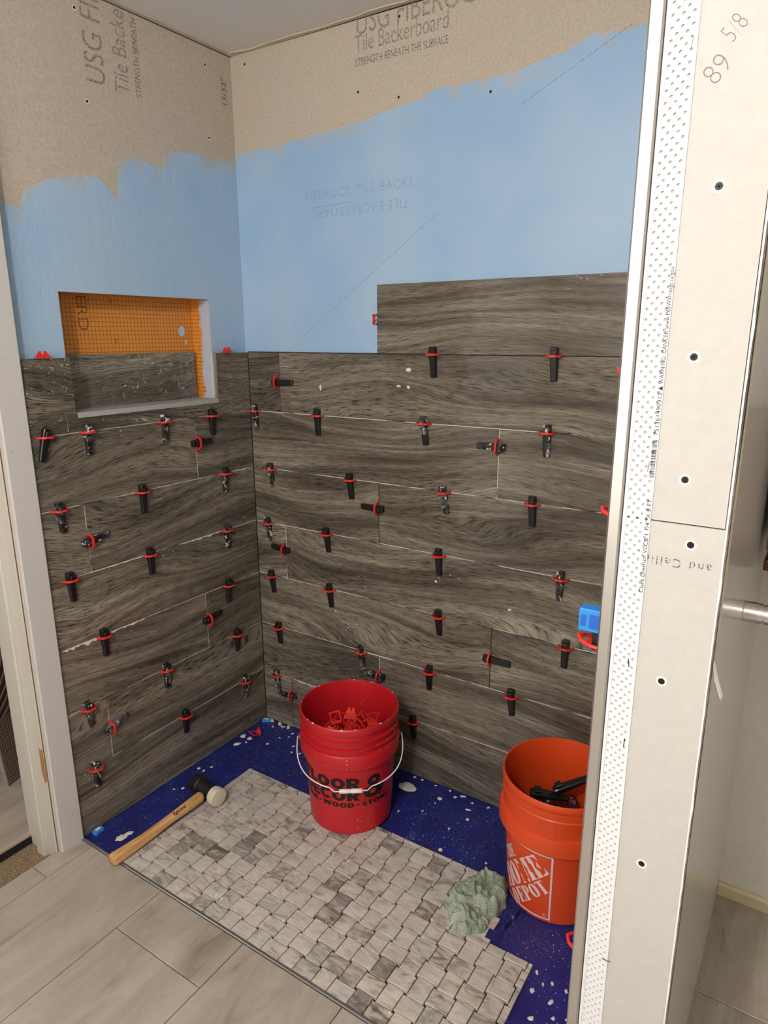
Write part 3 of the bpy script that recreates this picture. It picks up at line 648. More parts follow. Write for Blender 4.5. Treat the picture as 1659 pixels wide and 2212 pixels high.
# dried thinset splats on the membrane
FLK = [(0.049,-0.146),(0.016,-0.149),(0.055,-0.172),(0.034,-0.199),(0.130,-0.137),(0.098,-0.012),(0.165,-0.034),(0.167,-0.059),(0.222,-0.096),(0.272,-0.119),(0.241,-0.129),(0.067,-0.486),(0.029,-0.381),(0.053,-0.381),(0.060,-0.351),(0.046,-0.506),(0.092,-0.750),(0.097,-0.726),(0.701,-0.068),(0.822,-0.061),(0.861,-0.028),(0.740,-0.187),(0.805,-0.145),(0.926,-0.061),(0.914,-0.171),(0.975,-0.016),(1.071,-0.240),(0.820,-0.090),(0.878,-0.012),(0.922,-0.024),(0.943,-0.102),(0.934,-0.264),(0.695,-0.008),(0.725,-0.007),(0.778,-0.01),(0.832,-0.008),(0.885,-0.009),(1.363,-0.502),(1.397,-0.504),(1.345,-0.516),(1.330,-0.544),(1.376,-0.549),(1.322,-0.494),(1.394,-0.583),(1.422,-0.571),(1.352,-0.610),(1.40,-.70),(1.45,-.73),(0.069,-0.039),(0.142,-0.083)]
BIG = {0:1.5, 1:1.7, 3:1.9, 5:1.6, 16:2.2, 17:2.0, 18:4.6, 19:1.2, 23:1.3, 46:4.0, 47:3.2, 41:1.2}
for i, (x, y) in enumerate(FLK):
    r0 = .0075 * BIG.get(i, random.uniform(.55, 1.0)); el = random.uniform(.45, .9); a0 = random.uniform(0, PI) if i not in (16, 17) else 1.1; n = 14
    rr = [r0*(1 + .55*noise.noise((math.cos(2*PI*k/n)*1.6 + i*3.7, math.sin(2*PI*k/n)*1.6, i))) for k in range(n)]
    q = [Vector((rr[k]*math.cos(2*PI*k/n), el*rr[k]*math.sin(2*PI*k/n), 0)) for k in range(n)]
    rot = Matrix.Rotation(a0, 3, 'Z'); q = [rot @ v for v in q]
    o = MB().loft([[(v.x, v.y, 0) for v in q], [(v.x*.85, v.y*.85, .0016) for v in q], [(v.x*.4, v.y*.4, .0026) for v in q]]).obj('thinset_splat', M_MORTAR, pan, smooth=True)
    o.location = (x, min(y, -.008), -.0092)
for i in range(26):         # crumbs on the mosaic and floor tiles
    x, y = random.uniform(.2, 1.15), random.uniform(-.8, -.32)
    o = MB().loft([[(r*math.cos(a), r*math.sin(a), z) for a in (0, 1, 2.2, 3.1, 4.2, 5.4)] for r, z in ((.003, 0), (.0025, .0015), (.001, .0022))]).obj('thinset_crumb', M_MORTAR, mat_)
    sc = random.uniform(.5, 1.6); o.scale = (sc, sc*random.uniform(.5, 1), 1); o.rotation_euler.z = random.uniform(0, 6); o.location = (x, y, .0004)

# ------------------------------------------------------------------ levelling wedges and clips
def wedge_meshes(mat):
    def sec(z, w_, t): c = .0022; return [(-w_/2, .0006, z), (-w_/2, t-c, z), (-w_/2+c, t, z), (w_/2-c, t, z), (w_/2, t-c, z), (w_/2, .0006, z)]
    body = MB().loft([sec(-.066, .0165, .0075), sec(-.064, .0180, .0088), sec(-.02, .0205, .0125), sec(.012, .0215, .0150), sec(.0205, .0200, .0150), sec(.0225, .0180, .0135)]).mesh('wedge_body', mat)
    head = MB().loft([[(x, y, z) for x, y in ((-.0105, .013), (.0075, .013), (.0075, .0205), (.0055, .022), (-.0085, .022), (-.0105, .0205))] for z in (-.001, .0125)] + [[(x*.86-.0003, y, .0145) for x, y in ((-.0105, .013), (.0075, .013), (.0075, .0195), (.0055, .021), (-.0085, .021), (-.0105, .0195))]]).mesh('wedge_head', mat)
    return body, head
WM = {False: wedge_meshes(M_BLACKP), True: wedge_meshes(M_BLACKS)}
def clip_mesh():
    path = [(-.0215, -.001), (-.0208, .009), (-.0165, .0185), (-.009, .0248), (.009, .0248), (.0165, .0185), (.0208, .009), (.0215, -.001)]
    m = MB(); tz, tw = .0026, .0021
    rings = []
    for i, (x, y) in enumerate(path):
        a = Vector(path[max(i-1, 0)]); c = Vector(path[min(i+1, len(path)-1)]); t = (c-a).normalized(); nn = Vector((-t.y, t.x))*tw
        rings.append([(x-nn.x, y-nn.y, -tz), (x+nn.x, y+nn.y, -tz), (x+nn.x, y+nn.y, tz), (x-nn.x, y-nn.y, tz)])
    return m.loft(rings).mesh('clip_loop', M_RED)
CLIPM = clip_mesh()
FINM = MB().prism([(-.0215, 0, 0), (-.0215, .006, 0), (-.012, .0012, 0), (.012, .0012, 0), (.0215, .006, 0), (.0215, 0, 0)], (0, 0, -.0012)).mesh('clip_stem', M_RED)
ORD = {1:'first', 2:'second', 3:'third', 4:'fourth', 5:'fifth', 6:'sixth', 7:'seventh'}
def place_pair(M, tilt, smear, wl_label, cl_label):
    e = link('leveling_wedge', None, None, M @ Matrix.Rotation(math.radians(tilt), 4, 'Y')); e.empty_display_size = .02
    tag(e, wl_label, 'wedge', 'black wedges on the tiled walls')
    link('body', WM[smear][0], e); link('head', WM[smear][1], e)
    base = 90*round(tilt/90)
    c = link('leveling_clip', None, None, M @ Matrix.Rotation(math.radians(base), 4, 'Y')); c.empty_display_size = .02
    tag(c, cl_label, 'clip', 'red clips on the tiled walls')
    link('loop', CLIPM, c); link('stem', FINM, c)
ML = lambda y, z: Matrix.Translation((0, y, z)) @ Matrix.Rotation(-PI/2, 4, 'Z')
MR = lambda x, z: Matrix.Translation((x, 0, z)) @ Matrix.Rotation(PI, 4, 'Z')
WL = [(-0.775,6,-14),(-0.650,6,0),(-0.386,6,2),(-0.191,6,4),(-0.762,5,6),(-0.489,5,1),(-0.147,5,0),(-0.755,4,4),(-0.483,4,3),(-0.155,4,2),(-0.672,3,3),(-0.163,3,-2),(-0.749,2,7),(-0.462,2,2),(-0.137,2,2),(-0.749,1,3),(-0.400,1,1),(-0.109,1,2)]
WR = [(0.741,7,2),(1.105,7,1),(0.025,6,4),(0.306,6,0),(0.713,6,6),(1.097,6,1),(0.087,5,6),(0.435,5,5),(0.783,5,10),(1.066,5,2),(0.064,4,5),(0.332,4,6),(0.771,4,2),(1.160,4,-2),(0.070,3,6),(0.340,3,5),(0.774,3,4),(1.187,3,-1),(0.093,2,3),(0.472,2,6),(0.744,2,0),(1.030,2,4),(0.072,1,6),(0.684,1,2)]
SM_L = {(-.762,5), (-.147,5), (-.155,4), (-.650,6), (-.386,6), (-.109,1), (-.749,1), (-.462,2), (-.749,2)}
SM_R = {(.783,5), (.087,5), (.713,6), (1.097,6), (1.160,4), (.472,2), (.072,1), (.064,4), (.025,6)}
for lst, left in ((WL, True), (WR, False)):
    for a, k, t in lst:
        row = sorted([q[0] for q in lst if q[1] == k], key=abs); i = row.index(a)
        n_ = len(row); pos = 'nearest the inside corner' if i == 0 else ('farthest from the inside corner' if i == n_-1 else ORD[i+1] + ' from the inside corner')
        wn = 'niche wall' if left else 'long wall'
        sm = (a, k) in (SM_L if left else SM_R)
        place_pair((ML if left else MR)(a, k*H), t, sm, f"{'thinset-smeared black' if sm else 'black'} wedge, {ORD[k]} joint up the {wn}, {pos}", f"red clip in {ORD[k]} joint up the {wn}, {pos}")
HL = [(-0.262,1.132,90,5,False),(-0.684,0.904,98,4,True),(-0.268,0.512,96,2,False),(-0.684,0.304,104,1,True)]
HR = [(0.137,1.318,90,6,False),(0.955,1.164,-90,5,True),(0.545,0.929,-90,4,False),(0.139,0.721,-93,3,False),(0.957,0.507,88,2,False),(0.547,0.331,-88,1,True),(0.143,0.134,-82,0,True)]
for lst, left in ((HL, True), (HR, False)):
    for a, z, t, k, sm in lst:
        wn = 'niche wall' if left else 'long wall'; rw_ = ORD[k+1] + ' tile row from the floor'
        place_pair((ML if left else MR)(a, z), t, sm, f"black wedge lying sideways across the upright joint, {rw_}, {wn}", f"red clip in the upright joint, {rw_}, {wn}")
# empty clips standing on the top tile edges
def fin_clip(M, lab):
    e = link('leveling_clip', None, None, M); tag(e, lab, 'clip')
    pr = [(-.021, 0), (.021, 0), (.012, .0135), (.0075, .017), (.0045, .017), (.0025, .008), (-.0025, .008), (-.0045, .017), (-.0075, .017), (-.012, .0135)]
    MB().prism([(x, -.001, z+.001) for x, z in pr], (0, .0022, 0)).obj('notched_fin', M_RED, e)
    MB().prism([(-.023, -.006, .0), (.023, -.006, .0), (.027, .012, .0), (-.018, .012, .0)], (0, 0, .0018)).obj('foot', M_RED, e)
fin_clip(ML(-.751, 7*H) , 'empty notched red clip on the tile edge beside the white casing')
fin_clip(ML(-.099, 7*H), 'empty notched red clip on the tile edge between niche and corner')
e = empty('leveling_clip', (.541, 0, 1.519), label='empty red clip on the end of the topmost tile', cat='clip')
lp = MB()
lp.box(-.014, -.001, -.002, .004, -.015, -.011).box(-.014, -.001, -.002, .004, .011, .015).box(-.014, -.010, -.002, .004, -.015, .015).box(-.014, -.001, -.001, .003, -.003, 0).obj('loop', M_RED, e)
MB().box(-.020, -.013, .002, .0075, -.003, .003).obj('thinset_lump', M_MORTAR, e)
# clips on the inner face of the stub wall
for y, z, ex in ((-.771, 1.4175, .030), (-.782, 1.215, .034), (-.80, 1.0125, .050), (-.706, .5659, .040), (-.758, .405, .042)):
    e = empty('leveling_clip', (1.5, y, z), label='red clip poking out past the metal edge of the stub wall', cat='clip', group='red clips on the stub wall')
    MB().tube([(0, -.02, 0), (-ex*.5, -.019, .001), (-ex*.85, -.012, .004), (-ex, 0, .006), (-ex*.85, .012, .004), (-ex*.5, .019, .001), (0, .02, 0)], .0032, 8).obj('loop', M_RED, e)
    MB().prism([(0, -.012, -.001), (-ex*.72, -.010, .0), (-ex*.72, .010, .0), (0, .012, -.001)], (0, 0, .002)).obj('stem', M_RED, e) if z == 1.0125 else None
bw = empty('leveling_wedge', (1.5, -.805, 1.035), label='light blue wedge above a red clip on the stub wall edge', cat='wedge')
MB().prism([(0, -.012, 0), (-.047, -.012, .0), (-.047, .012, .0), (0, .012, 0)], (0, 0, .036)).obj('body', M_BLUEP, bw, bevel=.0015)
MB().box(-.044, -.036, -.0128, -.0118, .008, .026).box(-.031, -.004, -.0128, -.0118, .006, .028).obj('recess', plain('deep_blue_plastic', g(30,98,190), .5), bw)
MB().box(-.026, 0, -.008, .008, -.030, 0).obj('black_stem', M_BLACKP, bw)

# ------------------------------------------------------------------ loose clips
def loose_clip_meshes():
    f = MB(); W, Ht, bw_, t = .019, .034, .0042, .0012
    f.box(-W, W, -t, t, 0, bw_).box(-W, W, -t, t, Ht-bw_, Ht).box(-W, -W+bw_, -t, t, bw_, Ht-bw_).box(W-bw_, W, -t, t, bw_, Ht-bw_)
    b_ = MB().prism([(-.021, -.017, 0), (-.009, .018, 0), (-.003, .018, 0), (-.001, .006, 0), (.001, .006, 0), (.003, .018, 0), (.009, .018, 0), (.021, -.017, 0)], (0, 0, -.0022))
    return f.mesh('clip_frame', M_RED), b_.mesh('clip_base', M_RED)
LCF, LCB = loose_clip_meshes()
def loose_clip(loc, rot, lab, grp=None, sc=1.0):
    e = empty('leveling_clip', loc, label=lab, cat='clip', group=grp); e.rotation_euler = rot; e.scale = (sc,)*3
    link('loop', LCF, e); link('base', LCB, e); return e
loose_clip((.052, -.105, -.0065), (PI/2-.35, 0, -.25), 'loose red clip lying on the blue membrane near the inside corner', sc=1.0)
for loc, rz, sz, lab in (((.022, -.022, -.009), .5, (.034, .016, .011), 'light blue spacer block on the floor in the inside corner'), ((.014, -.772, -.009), .15, (.018, .030, .012), 'light blue spacer block on the membrane by the white casing')):
    e = empty('spacer_block', loc, rz, label=lab, cat='spacer'); a, b_, c = sz
    MB().prism([(-a/2, -b_/2, 0), (a/2, -b_/2, 0), (a/2, -b_/2, c*.7), (a/2-.003, -b_/2, c), (-a/2, -b_/2, c)], (0, b_, 0)).obj('body', M_BLUEP, e, bevel=.001)
    MB().box(-a*.3, a*.2, -b_*.28, b_*.28, c-.0004, c+.0006).obj('thinset_smear', M_MORTAR, e)
# dark rubble in the corner under the first long-wall tile
for i in range(5):
    o = MB().loft([[(r*math.cos(a), r*.6*math.sin(a), z) for a in (0, 1.1, 2.0, 3.1, 4.4, 5.3)] for r, z in ((.012, 0), (.010, .005), (.004, .008))]).obj('grout_crumb', M_DARKJ if i % 2 else M_MORTAR, pan)
    o.location = (.035+.022*i, -.010, -.009); o.rotation_euler.z = i*1.3

# ------------------------------------------------------------------ red bucket
BRX, BRY = .607, -.263; ZB = .0008
rb = empty('bucket', (BRX, BRY, ZB), label='red plastic bucket with black store lettering and white-gripped wire handle', cat='bucket')
def bucket_body(parent, mat, prof_out, prof_in, name='body'):
    o = MB().lathe(prof_out + prof_in, 72).obj(name, mat, parent, smooth=True); return smooth_angle(o, 32)
HB = .372
ro = lambda z: .1285 + (.1435-.1285)*z/.30
out = [(0, .004), (.118, .004), (.1195, 0), (.1255, 0), (.1285, .004), (ro(.236), .236), (ro(.2365), .2365), (.1535, .238), (.1545, .241), (.1540, .276), (.150, .283), (.1452, .285), (.1452, .297), (.1525, .299), (.1528, .304), (.1452, .3065), (.1452, .321), (.1525, .323), (.1528, .328), (.1452, .3305), (.1452, .345), (.1505, .347), (.1535, .352), (.1538, .366), (.152, .3705), (.150, HB)]
inn = [(.1475, HB-.001), (.1455, .362), (.1445, .34), (.126, .006), (0, .005)]
bucket_body(rb, M_REDB, out, inn)
AX = math.atan2(-1.7869-BRY, 1.7332-BRX)            # direction towards where the lettering faces
def wrap_on(rad, a0):
    def f(u, v):
        r = rad(v) + .0009; a = a0 + u/.137; return Vector((r*math.cos(a), r*math.sin(a), v))
    return f
Wr = wrap_on(ro, AX)
def btxt(s, size, u, v, bold, sx, mat, parent, space=1.0):
    return text_obj('printed_lettering', s, size, mat, parent.matrix_world.copy(), parent, bold=bold, sx=sx, wrap=lambda a, c: Wr(a+u, c+v), space=space)
bpy.context.view_layer.update()
def cresc(cx, cy, rx, ry, ix, iy, a0, a1, n=12):
    A = [a0+(a1-a0)*i/n for i in range(n+1)]
    return [[(cx+rx*math.cos(a), cy+ry*math.sin(a)), (cx+rx*math.cos(b), cy+ry*math.sin(b)), (cx+ix*math.cos(b), cy+iy*math.sin(b)), (cx+ix*math.cos(a), cy+iy*math.sin(a))] for a, b in zip(A, A[1:])]
rct = lambda x0, x1, y0, y1: [(x0, y0), (x1, y0), (x1, y1), (x0, y1)]
HV = {'F': (.78, [rct(0, .34, 0, 1), rct(.34, .76, .76, 1), rct(.34, .70, .38, .60)]), 'L': (.76, [rct(0, .34, 0, 1), rct(.34, .74, 0, .25)]),
 'O': (1.12, cresc(.54, .5, .54, .5, .19, .25, 0, 2*PI, 24)), 'D': (1.0, [rct(0, .34, 0, 1), rct(.34, .45, .76, 1), rct(.34, .45, 0, .24)] + cresc(.45, .5, .53, .5, .17, .26, -PI/2, PI/2)),
 'R': (.98, [rct(0, .34, 0, 1), rct(.34, .52, .80, 1), rct(.34, .52, .36, .54), [(.36, .36), (.58, 0), (.97, 0), (.70, .42), (.50, .42)]] + cresc(.52, .68, .42, .32, .10, .13, -PI/2, PI/2)),
 'E': (.80, [rct(0, .34, 0, 1), rct(.34, .76, .77, 1), rct(.34, .70, .39, .60), rct(.34, .78, 0, .23)]), 'C': (.98, cresc(.54, .5, .54, .5, .19, .25, .75, 2*PI-.75, 20))}
HV.update({'&': (1.04, cresc(.42, .765, .29, .235, .10, .085, 0, 2*PI, 20) + cresc(.38, .29, .38, .29, .15, .11, 0, 2*PI, 20) + [[(.18, .66), (.50, .66), (1.02, .0), (.66, .0)], [(.58, .24), (.78, .06), (1.02, .46), (.76, .46)]]),
 'T': (.82, [rct(0, .82, .76, 1), rct(.24, .58, 0, .76)]), 'I': (.36, [rct(0, .35, 0, 1)]), ' ': (.20, []), '.': (.42, cresc(.21, .5, .20, .20, .01, .01, 0, 2*PI, 12)),
 'W': (1.44, [[(0, 1), (.22, 0), (.50, 0), (.36, 1)], [(.22, 0), (.50, 0), (.86, 1), (.58, 1)], [(.58, 1), (.86, 1), (1.20, 0), (.92, 0)], [(.92, 0), (1.20, 0), (1.42, 1), (1.08, 1)]]),
 'N': (.98, [rct(0, .32, 0, 1), rct(.64, .96, 0, 1), [(0, 1), (.36, 1), (.96, 0), (.60, 0)]]),
 'S': (.86, cresc(.42, .73, .42, .27, .13, .09, .45, 1.5*PI, 14) + cresc(.42, .27, .42, .27, .13, .09, PI/2, -PI+.45, 14))})
def heavy(word, hgt, u, v, width):
    tot = sum(HV[c][0]+.06 for c in word)*hgt; k = width/tot; x = u; m = MB()
    for c in word:
        for P in HV[c][1]: m.bm.faces.new([m.bm.verts.new(Wr(x+px*hgt*k, v+py*hgt)) for px, py in P])
        x += (HV[c][0]+.06)*hgt*k
    return m.obj('printed_lettering', M_INK, rb)
heavy('FLOOR', .0375, -.178, .1655, .208); heavy('DECOR', .0375, -.178, .1235, .208)
heavy('TILE . WOOD . STONE', .0165, -.176, .1005, .312); heavy('&', .0795, .040, .1235, .086)
btxt('\u00ae', .008, .040, .123, .0002, 1.0, M_INK, rb)
# splashes of thinset on the rim
for i in range(16):
    a = random.uniform(0, 2*PI); rr = .1495
    o = MB().loft([[(q*math.cos(t), q*1.8*math.sin(t), z) for t in (0, 1, 2, 3, 4.1, 5.2)] for q, z in ((.0030, 0), (.0024, .0012), (.001, .0018))]).obj('thinset_splash', M_MORTAR, rb)
    o.location = (rr*math.cos(a), rr*math.sin(a), HB-.0012); o.rotation_euler.z = a; o.scale = (random.uniform(.5, 1),)*3
# bail: ears left and right of the lettering, hanging in front
ua = Vector((-math.sin(AX), math.cos(AX), 0)); fr_ = Vector((math.cos(AX), math.sin(AX), 0))
for s in (-1, 1):
    e = MB().lathe([(0, .006), (.009, .006), (.011, .002), (.011, -.004)], 20).obj('ear', M_REDB, rb, smooth=True)
    e.matrix_local = Matrix.Translation(ua*s*.1530 + Vector((0, 0, .263))) @ ((ua*s).to_track_quat('Z', 'Y').to_matrix().to_4x4())
pw = []
for i in range(41):
    t = -1 + 2*i/40; an = t*PI/2
    side = math.sin(an)*.163 if abs(t) < 1 else .163*t
    hgt = .263 - .083*math.cos(an)**.8 if abs(t) < 1 else .263
    fwd = .158*math.cos(an)**.55 if abs(t) < 1 else 0
    q = ua*side + fr_*fwd; hr_ = math.hypot(q.x, q.y)
    if hr_ < .158: q = q.normalized()*.158 if hr_ > 1e-6 else q
    pw.append((q.x, q.y, hgt))
keep = [q for q in pw if abs(Vector(q[:2]).dot(ua.xy)) > .052]
lft = [q for q in keep if Vector(q[:2]).dot(ua.xy) < 0]; rgt = [q for q in keep if Vector(q[:2]).dot(ua.xy) > 0]
gz = .182; gp = lambda s, f=.166: tuple(ua*s + fr_*f + Vector((0, 0, gz)))
lft = [tuple(ua*-.150 + Vector((0, 0, .263)))] + lft; rgt = rgt + [tuple(ua*.150 + Vector((0, 0, .263)))]
MB().tube(lft + [gp(-.048), gp(-.036), gp(.036), gp(.048)] + rgt, .0019, 8).obj('wire_handle', M_WIRE, rb, smooth=True)
MB().tube([gp(-.034), gp(-.033), gp(-.002), gp(-.0015), gp(.0015), gp(.002), gp(.033), gp(.034)], [.0055, .0068, .0068, .0062, .0062, .0068, .0068, .0055], 16).obj('grip', M_WIRE, rb, smooth=True, label='white plastic handle grip')
# pile of clips inside
from mathutils.bvhtree import BVHTree
from mathutils import Euler
class Heap:                            # drops rigid pieces one by one into a bucket (bucket-local space): each comes to rest on the wall, the floor or the pieces below
    def __init__(h, meshes, scale, r0, r1):
        h.v = []; h.f = []; h.r0, h.r1 = r0, r1; h.done = []
        for me in meshes:
            k = len(h.v); h.v += [v.co*scale for v in me.vertices]; h.f += [[k+i for i in p.vertices] for p in me.polygons]
    def inside(h, V):
        for v in V:
            if v.z < .0062 or math.hypot(v.x, v.y) > h.r0 + (h.r1-h.r0)*(v.z-.006)/.334 - .0012: return False
        return True
    def free(h, V, near):
        if not h.inside(V): return False
        t = BVHTree.FromPolygons(V, h.f); lo, hi = min(v.z for v in V), max(v.z for v in V)
        return not any(z0 < hi and z1 > lo and b.overlap(t) for _, _, _, z0, z1, b in near)
    def drop(h, x, y, rot):
        M = rot.to_matrix(); P = [M @ v for v in h.v]; R = max(math.hypot(p.x, p.y) for p in P); lo = min(p.z for p in P)
        near = [d for d in h.done if math.hypot(d[0]-x, d[1]-y) < d[2] + R]
        z = max([d[4] for d in near] + [.0062]) - lo + .003; at = lambda zz: [p + Vector((x, y, zz)) for p in P]
        for _ in range(6):             # a wide piece may only fit higher up, where the bucket is wider
            if h.inside(at(z)): break
            z += .02
        else: return None
        if not h.free(at(z), near): return None
        bad = None
        while z > -.02:
            if not h.free(at(z-.005), near): bad = z-.005; break
            z -= .005
        for _ in range(4):
            m_ = (z+bad)/2
            if h.free(at(m_), near): z = m_
            else: bad = m_
        return z, P
    def add(h, tries):                 # keep the lowest resting place of the candidates
        best = None
        for x, y, rot in tries:
            q = h.drop(x, y, rot)
            if q and (best is None or q[0] + min(p.z for p in q[1]) < best[0] + min(p.z for p in best[1])): best = (*q, x, y, rot)
        if not best: return None
        z, P, x, y, rot = best; V = [p + Vector((x, y, z)) for p in P]
        h.done.append((x, y, max(math.hypot(p.x, p.y) for p in P), min(v.z for v in V), max(v.z for v in V), BVHTree.FromPolygons(V, h.f)))
        return Vector((x, y, z)), rot
    def spot(h, rad, tilt, base=0.0):
        r_ = rad*math.sqrt(random.random()); a = random.uniform(0, 2*PI)
        return r_*math.cos(a), r_*math.sin(a), Euler((base + random.uniform(-tilt, tilt), random.uniform(-tilt*.7, tilt*.7), random.uniform(0, 6.28)))
    def level(h): t = sorted(d[4] for d in h.done)[-12:]; return sum(t)/len(t) if t else 0
def fill(h, rad, tilt, base, top, cap, meshes, scale, name, mat):
    sb = bmesh.new(); n_ = 0
    while h.level() < top and n_ < cap:
        n_ += 1; q = h.add([h.spot(rad, tilt, base) for _ in range(10)])
        if not q: continue
        T = Matrix.Translation(q[0]) @ q[1].to_matrix().to_4x4() @ Matrix.Scale(scale, 4)
        for me in meshes:
            t2 = me.copy(); t2.transform(T); sb.from_mesh(t2); bpy.data.meshes.remove(t2)
    me = bpy.data.meshes.new(name); sb.to_mesh(me); sb.free(); me.materials.clear(); me.materials.append(mat)
    return link(name, me)
CH = Heap((LCF, LCB), 1.0, .126, .1445)
hp = fill(CH, .098, 1.4, 0, .195, 260, (LCF, LCB), 1.0, 'clip_heap', M_RED); hp.location = (BRX, BRY, ZB)
tag(hp, 'deep heap of red clips filling the lower red bucket', 'clips', kind='stuff')
def bucket_clip(tries):
    q = CH.add(tries)
    while not q: q = CH.add([CH.spot(.08, 1.4) for _ in range(4)])
    loose_clip(Vector((BRX, BRY, ZB)) + q[0], q[1], 'red clip in the jumbled heap inside the red bucket', 'loose clips in the red bucket')
for i in range(52): bucket_clip([CH.spot(.098 if i < 34 else .07, 1.4) for _ in range(16)])
bucket_clip([(-.045, -.006, Euler((-.3, -.4, AX+PI/2-.3)))]); bucket_clip([(.055, .042, Euler((.2, .15, AX+PI/2+.5)))]); bucket_clip([(-.003, .010, Euler((1.2, .15, AX+PI/2)))])

# ------------------------------------------------------------------ orange bucket
OX, OY = 1.267, -.221; ZO = -.0086
ob = empty('bucket', (OX, OY, ZO), label='orange plastic bucket with white stencil lettering in a square frame', cat='bucket')
oo = lambda z: .1265 + (.143-.1265)*z/.26
out = [(0, .004), (.116, .004), (.1175, 0), (.1235, 0), (.1265, .004), (oo(.228), .228), (oo(.2285), .2285), (.1572, .229), (.1585, .231), (.1580, .266), (.1545, .2745), (.1490, .277), (.1485, .318), (.1515, .320), (.1515, .326), (.1500, .328), (.1503, .349), (.153, .352), (.1545, .357), (.1538, .366), (.151, HB)]
inn = [(.1487, HB-.001), (.1468, .362), (.1455, .34), (.124, .006), (0, .005)]
bucket_body(ob, M_ORB, out, inn)
AO = math.radians(-75.6)
Wo = lambda u, v: (lambda r, a: Vector((r*math.cos(a), r*math.sin(a), v)))(oo(v) + .0009, AO + u/.135)
MB().poly([Vector(((.1545+.0004)*math.cos(a), (.1545+.0004)*math.sin(a), z)) for a, z in ((math.radians(-76), .236), (math.radians(-75.7), .236), (math.radians(-75.7), .352), (math.radians(-76), .352))]).obj('mould_seam', M_ORB, ob)
def wrapped(polys, name, mat, sub=10):
    m = MB()
    for P in polys:
        n_ = len(P); vs = [m.bm.verts.new(Wo(*q)) for q in P]
        try: m.bm.faces.new(vs)
        except ValueError: pass
    return m.obj(name, mat, ob)
# square frame, unrolled from u=-LW..0, z=.022..LW+.022
LW = .203; FZ = .0115; th = .0048
def strip(u0, v0, u1, v1, wu, wv, n=14):
    return [[(u0+(u1-u0)*i/n, v0+(v1-v0)*i/n), (u0+(u1-u0)*(i+1)/n, v0+(v1-v0)*(i+1)/n), (u0+(u1-u0)*(i+1)/n+wu, v0+(v1-v0)*(i+1)/n+wv), (u0+(u1-u0)*i/n+wu, v0+(v1-v0)*i/n+wv)] for i in range(n)]
wrapped(strip(-LW, FZ, 0, FZ, 0, th) + strip(-LW, FZ+LW-th, 0, FZ+LW-th, 0, th) + strip(-th, FZ, -th, FZ+LW, th, 0) + strip(-LW, FZ, -LW, FZ+LW, th, 0), 'printed_frame', M_WINK)
def cres(cx, cy, rx, ry, ix, iy, a0, a1, n=10):     # crescent strip of quads
    A = [a0+(a1-a0)*i/n for i in range(n+1)]
    return [[(cx+rx*math.cos(a), cy+ry*math.sin(a)), (cx+rx*math.cos(b), cy+ry*math.sin(b)), (cx+ix*math.cos(b), cy+iy*math.sin(b)), (cx+ix*math.cos(a), cy+iy*math.sin(a))] for a, b in zip(A, A[1:])]
rc = lambda x0, x1, y0, y1: [(x0, y0), (x1, y0), (x1, y1), (x0, y1)]
GL = {
 'T': (.74, [rc(.22, .52, .05, 1), rc(.14, .60, 0, .05), [(0, .70), (.05, .88), (.19, .95), (.19, 1), (0, 1)], [(.74, .70), (.74, 1), (.55, 1), (.55, .95), (.69, .88)]]),
 'H': (.90, [rc(.06, .36, .05, .95), rc(0, .42, 0, .05), rc(0, .42, .95, 1), rc(.54, .84, .05, .95), rc(.48, .90, 0, .05), rc(.48, .90, .95, 1), rc(.39, .44, .46, .55), rc(.46, .51, .46, .55)]),
 'E': (.78, [rc(.06, .36, .05, .95), rc(0, .40, 0, .05), rc(0, .40, .95, 1), [(.44, 1), (.44, .94), (.62, .88), (.72, .70), (.74, .70), (.74, 1)], [(.44, .54), (.44, .47), (.52, .43), (.57, .32), (.60, .32), (.60, .68), (.57, .68), (.52, .58)], [(.44, .06), (.44, 0), (.78, 0), (.78, .32), (.76, .32), (.66, .12)]]),
 'O': (.86, cres(.41, .5, .41, .5, .10, .40, PI/2+.07, 3*PI/2-.07) + cres(.45, .5, .41, .5, .10, .40, -PI/2+.07, PI/2-.07)),
 'M': (1.14, [rc(.08, .15, .05, .93), rc(0, .24, 0, .05), rc(0, .36, .95, 1), [(.17, .93), (.46, .0), (.58, .0), (.40, .93)], [(.60, .06), (.60, .34), (.72, .95), (.74, .95), (.74, .62)], rc(.77, 1.07, .05, .95), rc(.71, 1.14, 0, .05), rc(.71, 1.14, .95, 1)]),
 'D': (.86, [rc(.06, .36, .05, .95), rc(0, .40, 0, .05), rc(0, .40, .95, 1)] + cres(.43, .5, .41, .5, .12, .44, -PI/2+.02, PI/2-.02)),
 'P': (.78, [rc(.06, .36, .05, .95), rc(0, .42, 0, .05), rc(0, .40, .95, 1)] + cres(.41, .72, .36, .28, .10, .22, -PI/2+.02, PI/2-.02)),
}
def stencil(s, hgt, cx, cz, ang, sx=.62):
    ca, sa = math.cos(ang), math.sin(ang); wtot = sum(GL[c][0]*sx + .05 for c in s)*hgt; x = -wtot/2; out_ = []
    for c in s:
        for P in GL[c][1]: out_.append([(cx + ca*(x+px*sx*hgt) - sa*(py-.5)*hgt, cz + sa*(x+px*sx*hgt) + ca*(py-.5)*hgt) for px, py in P])
        x += (GL[c][0]*sx + .05)*hgt
    return out_
an = math.radians(44.5)
wrapped(stencil('HOME', .060, -.0941, .1186, an, .807), 'printed_lettering', M_WINK)
wrapped(stencil('THE', .031, -.1397, .1478, an, .80), 'printed_lettering', M_WINK)
wrapped(stencil('DEPOT', .039, -.0667, .070, an, .868), 'printed_lettering', M_WINK)
text_obj('printed_lettering', '\u00ae', .016, M_WINK, Matrix.Translation((OX, OY, ZO)), ob, bold=-.0002, wrap=lambda a, c: Wo(a-.021, c+.019))
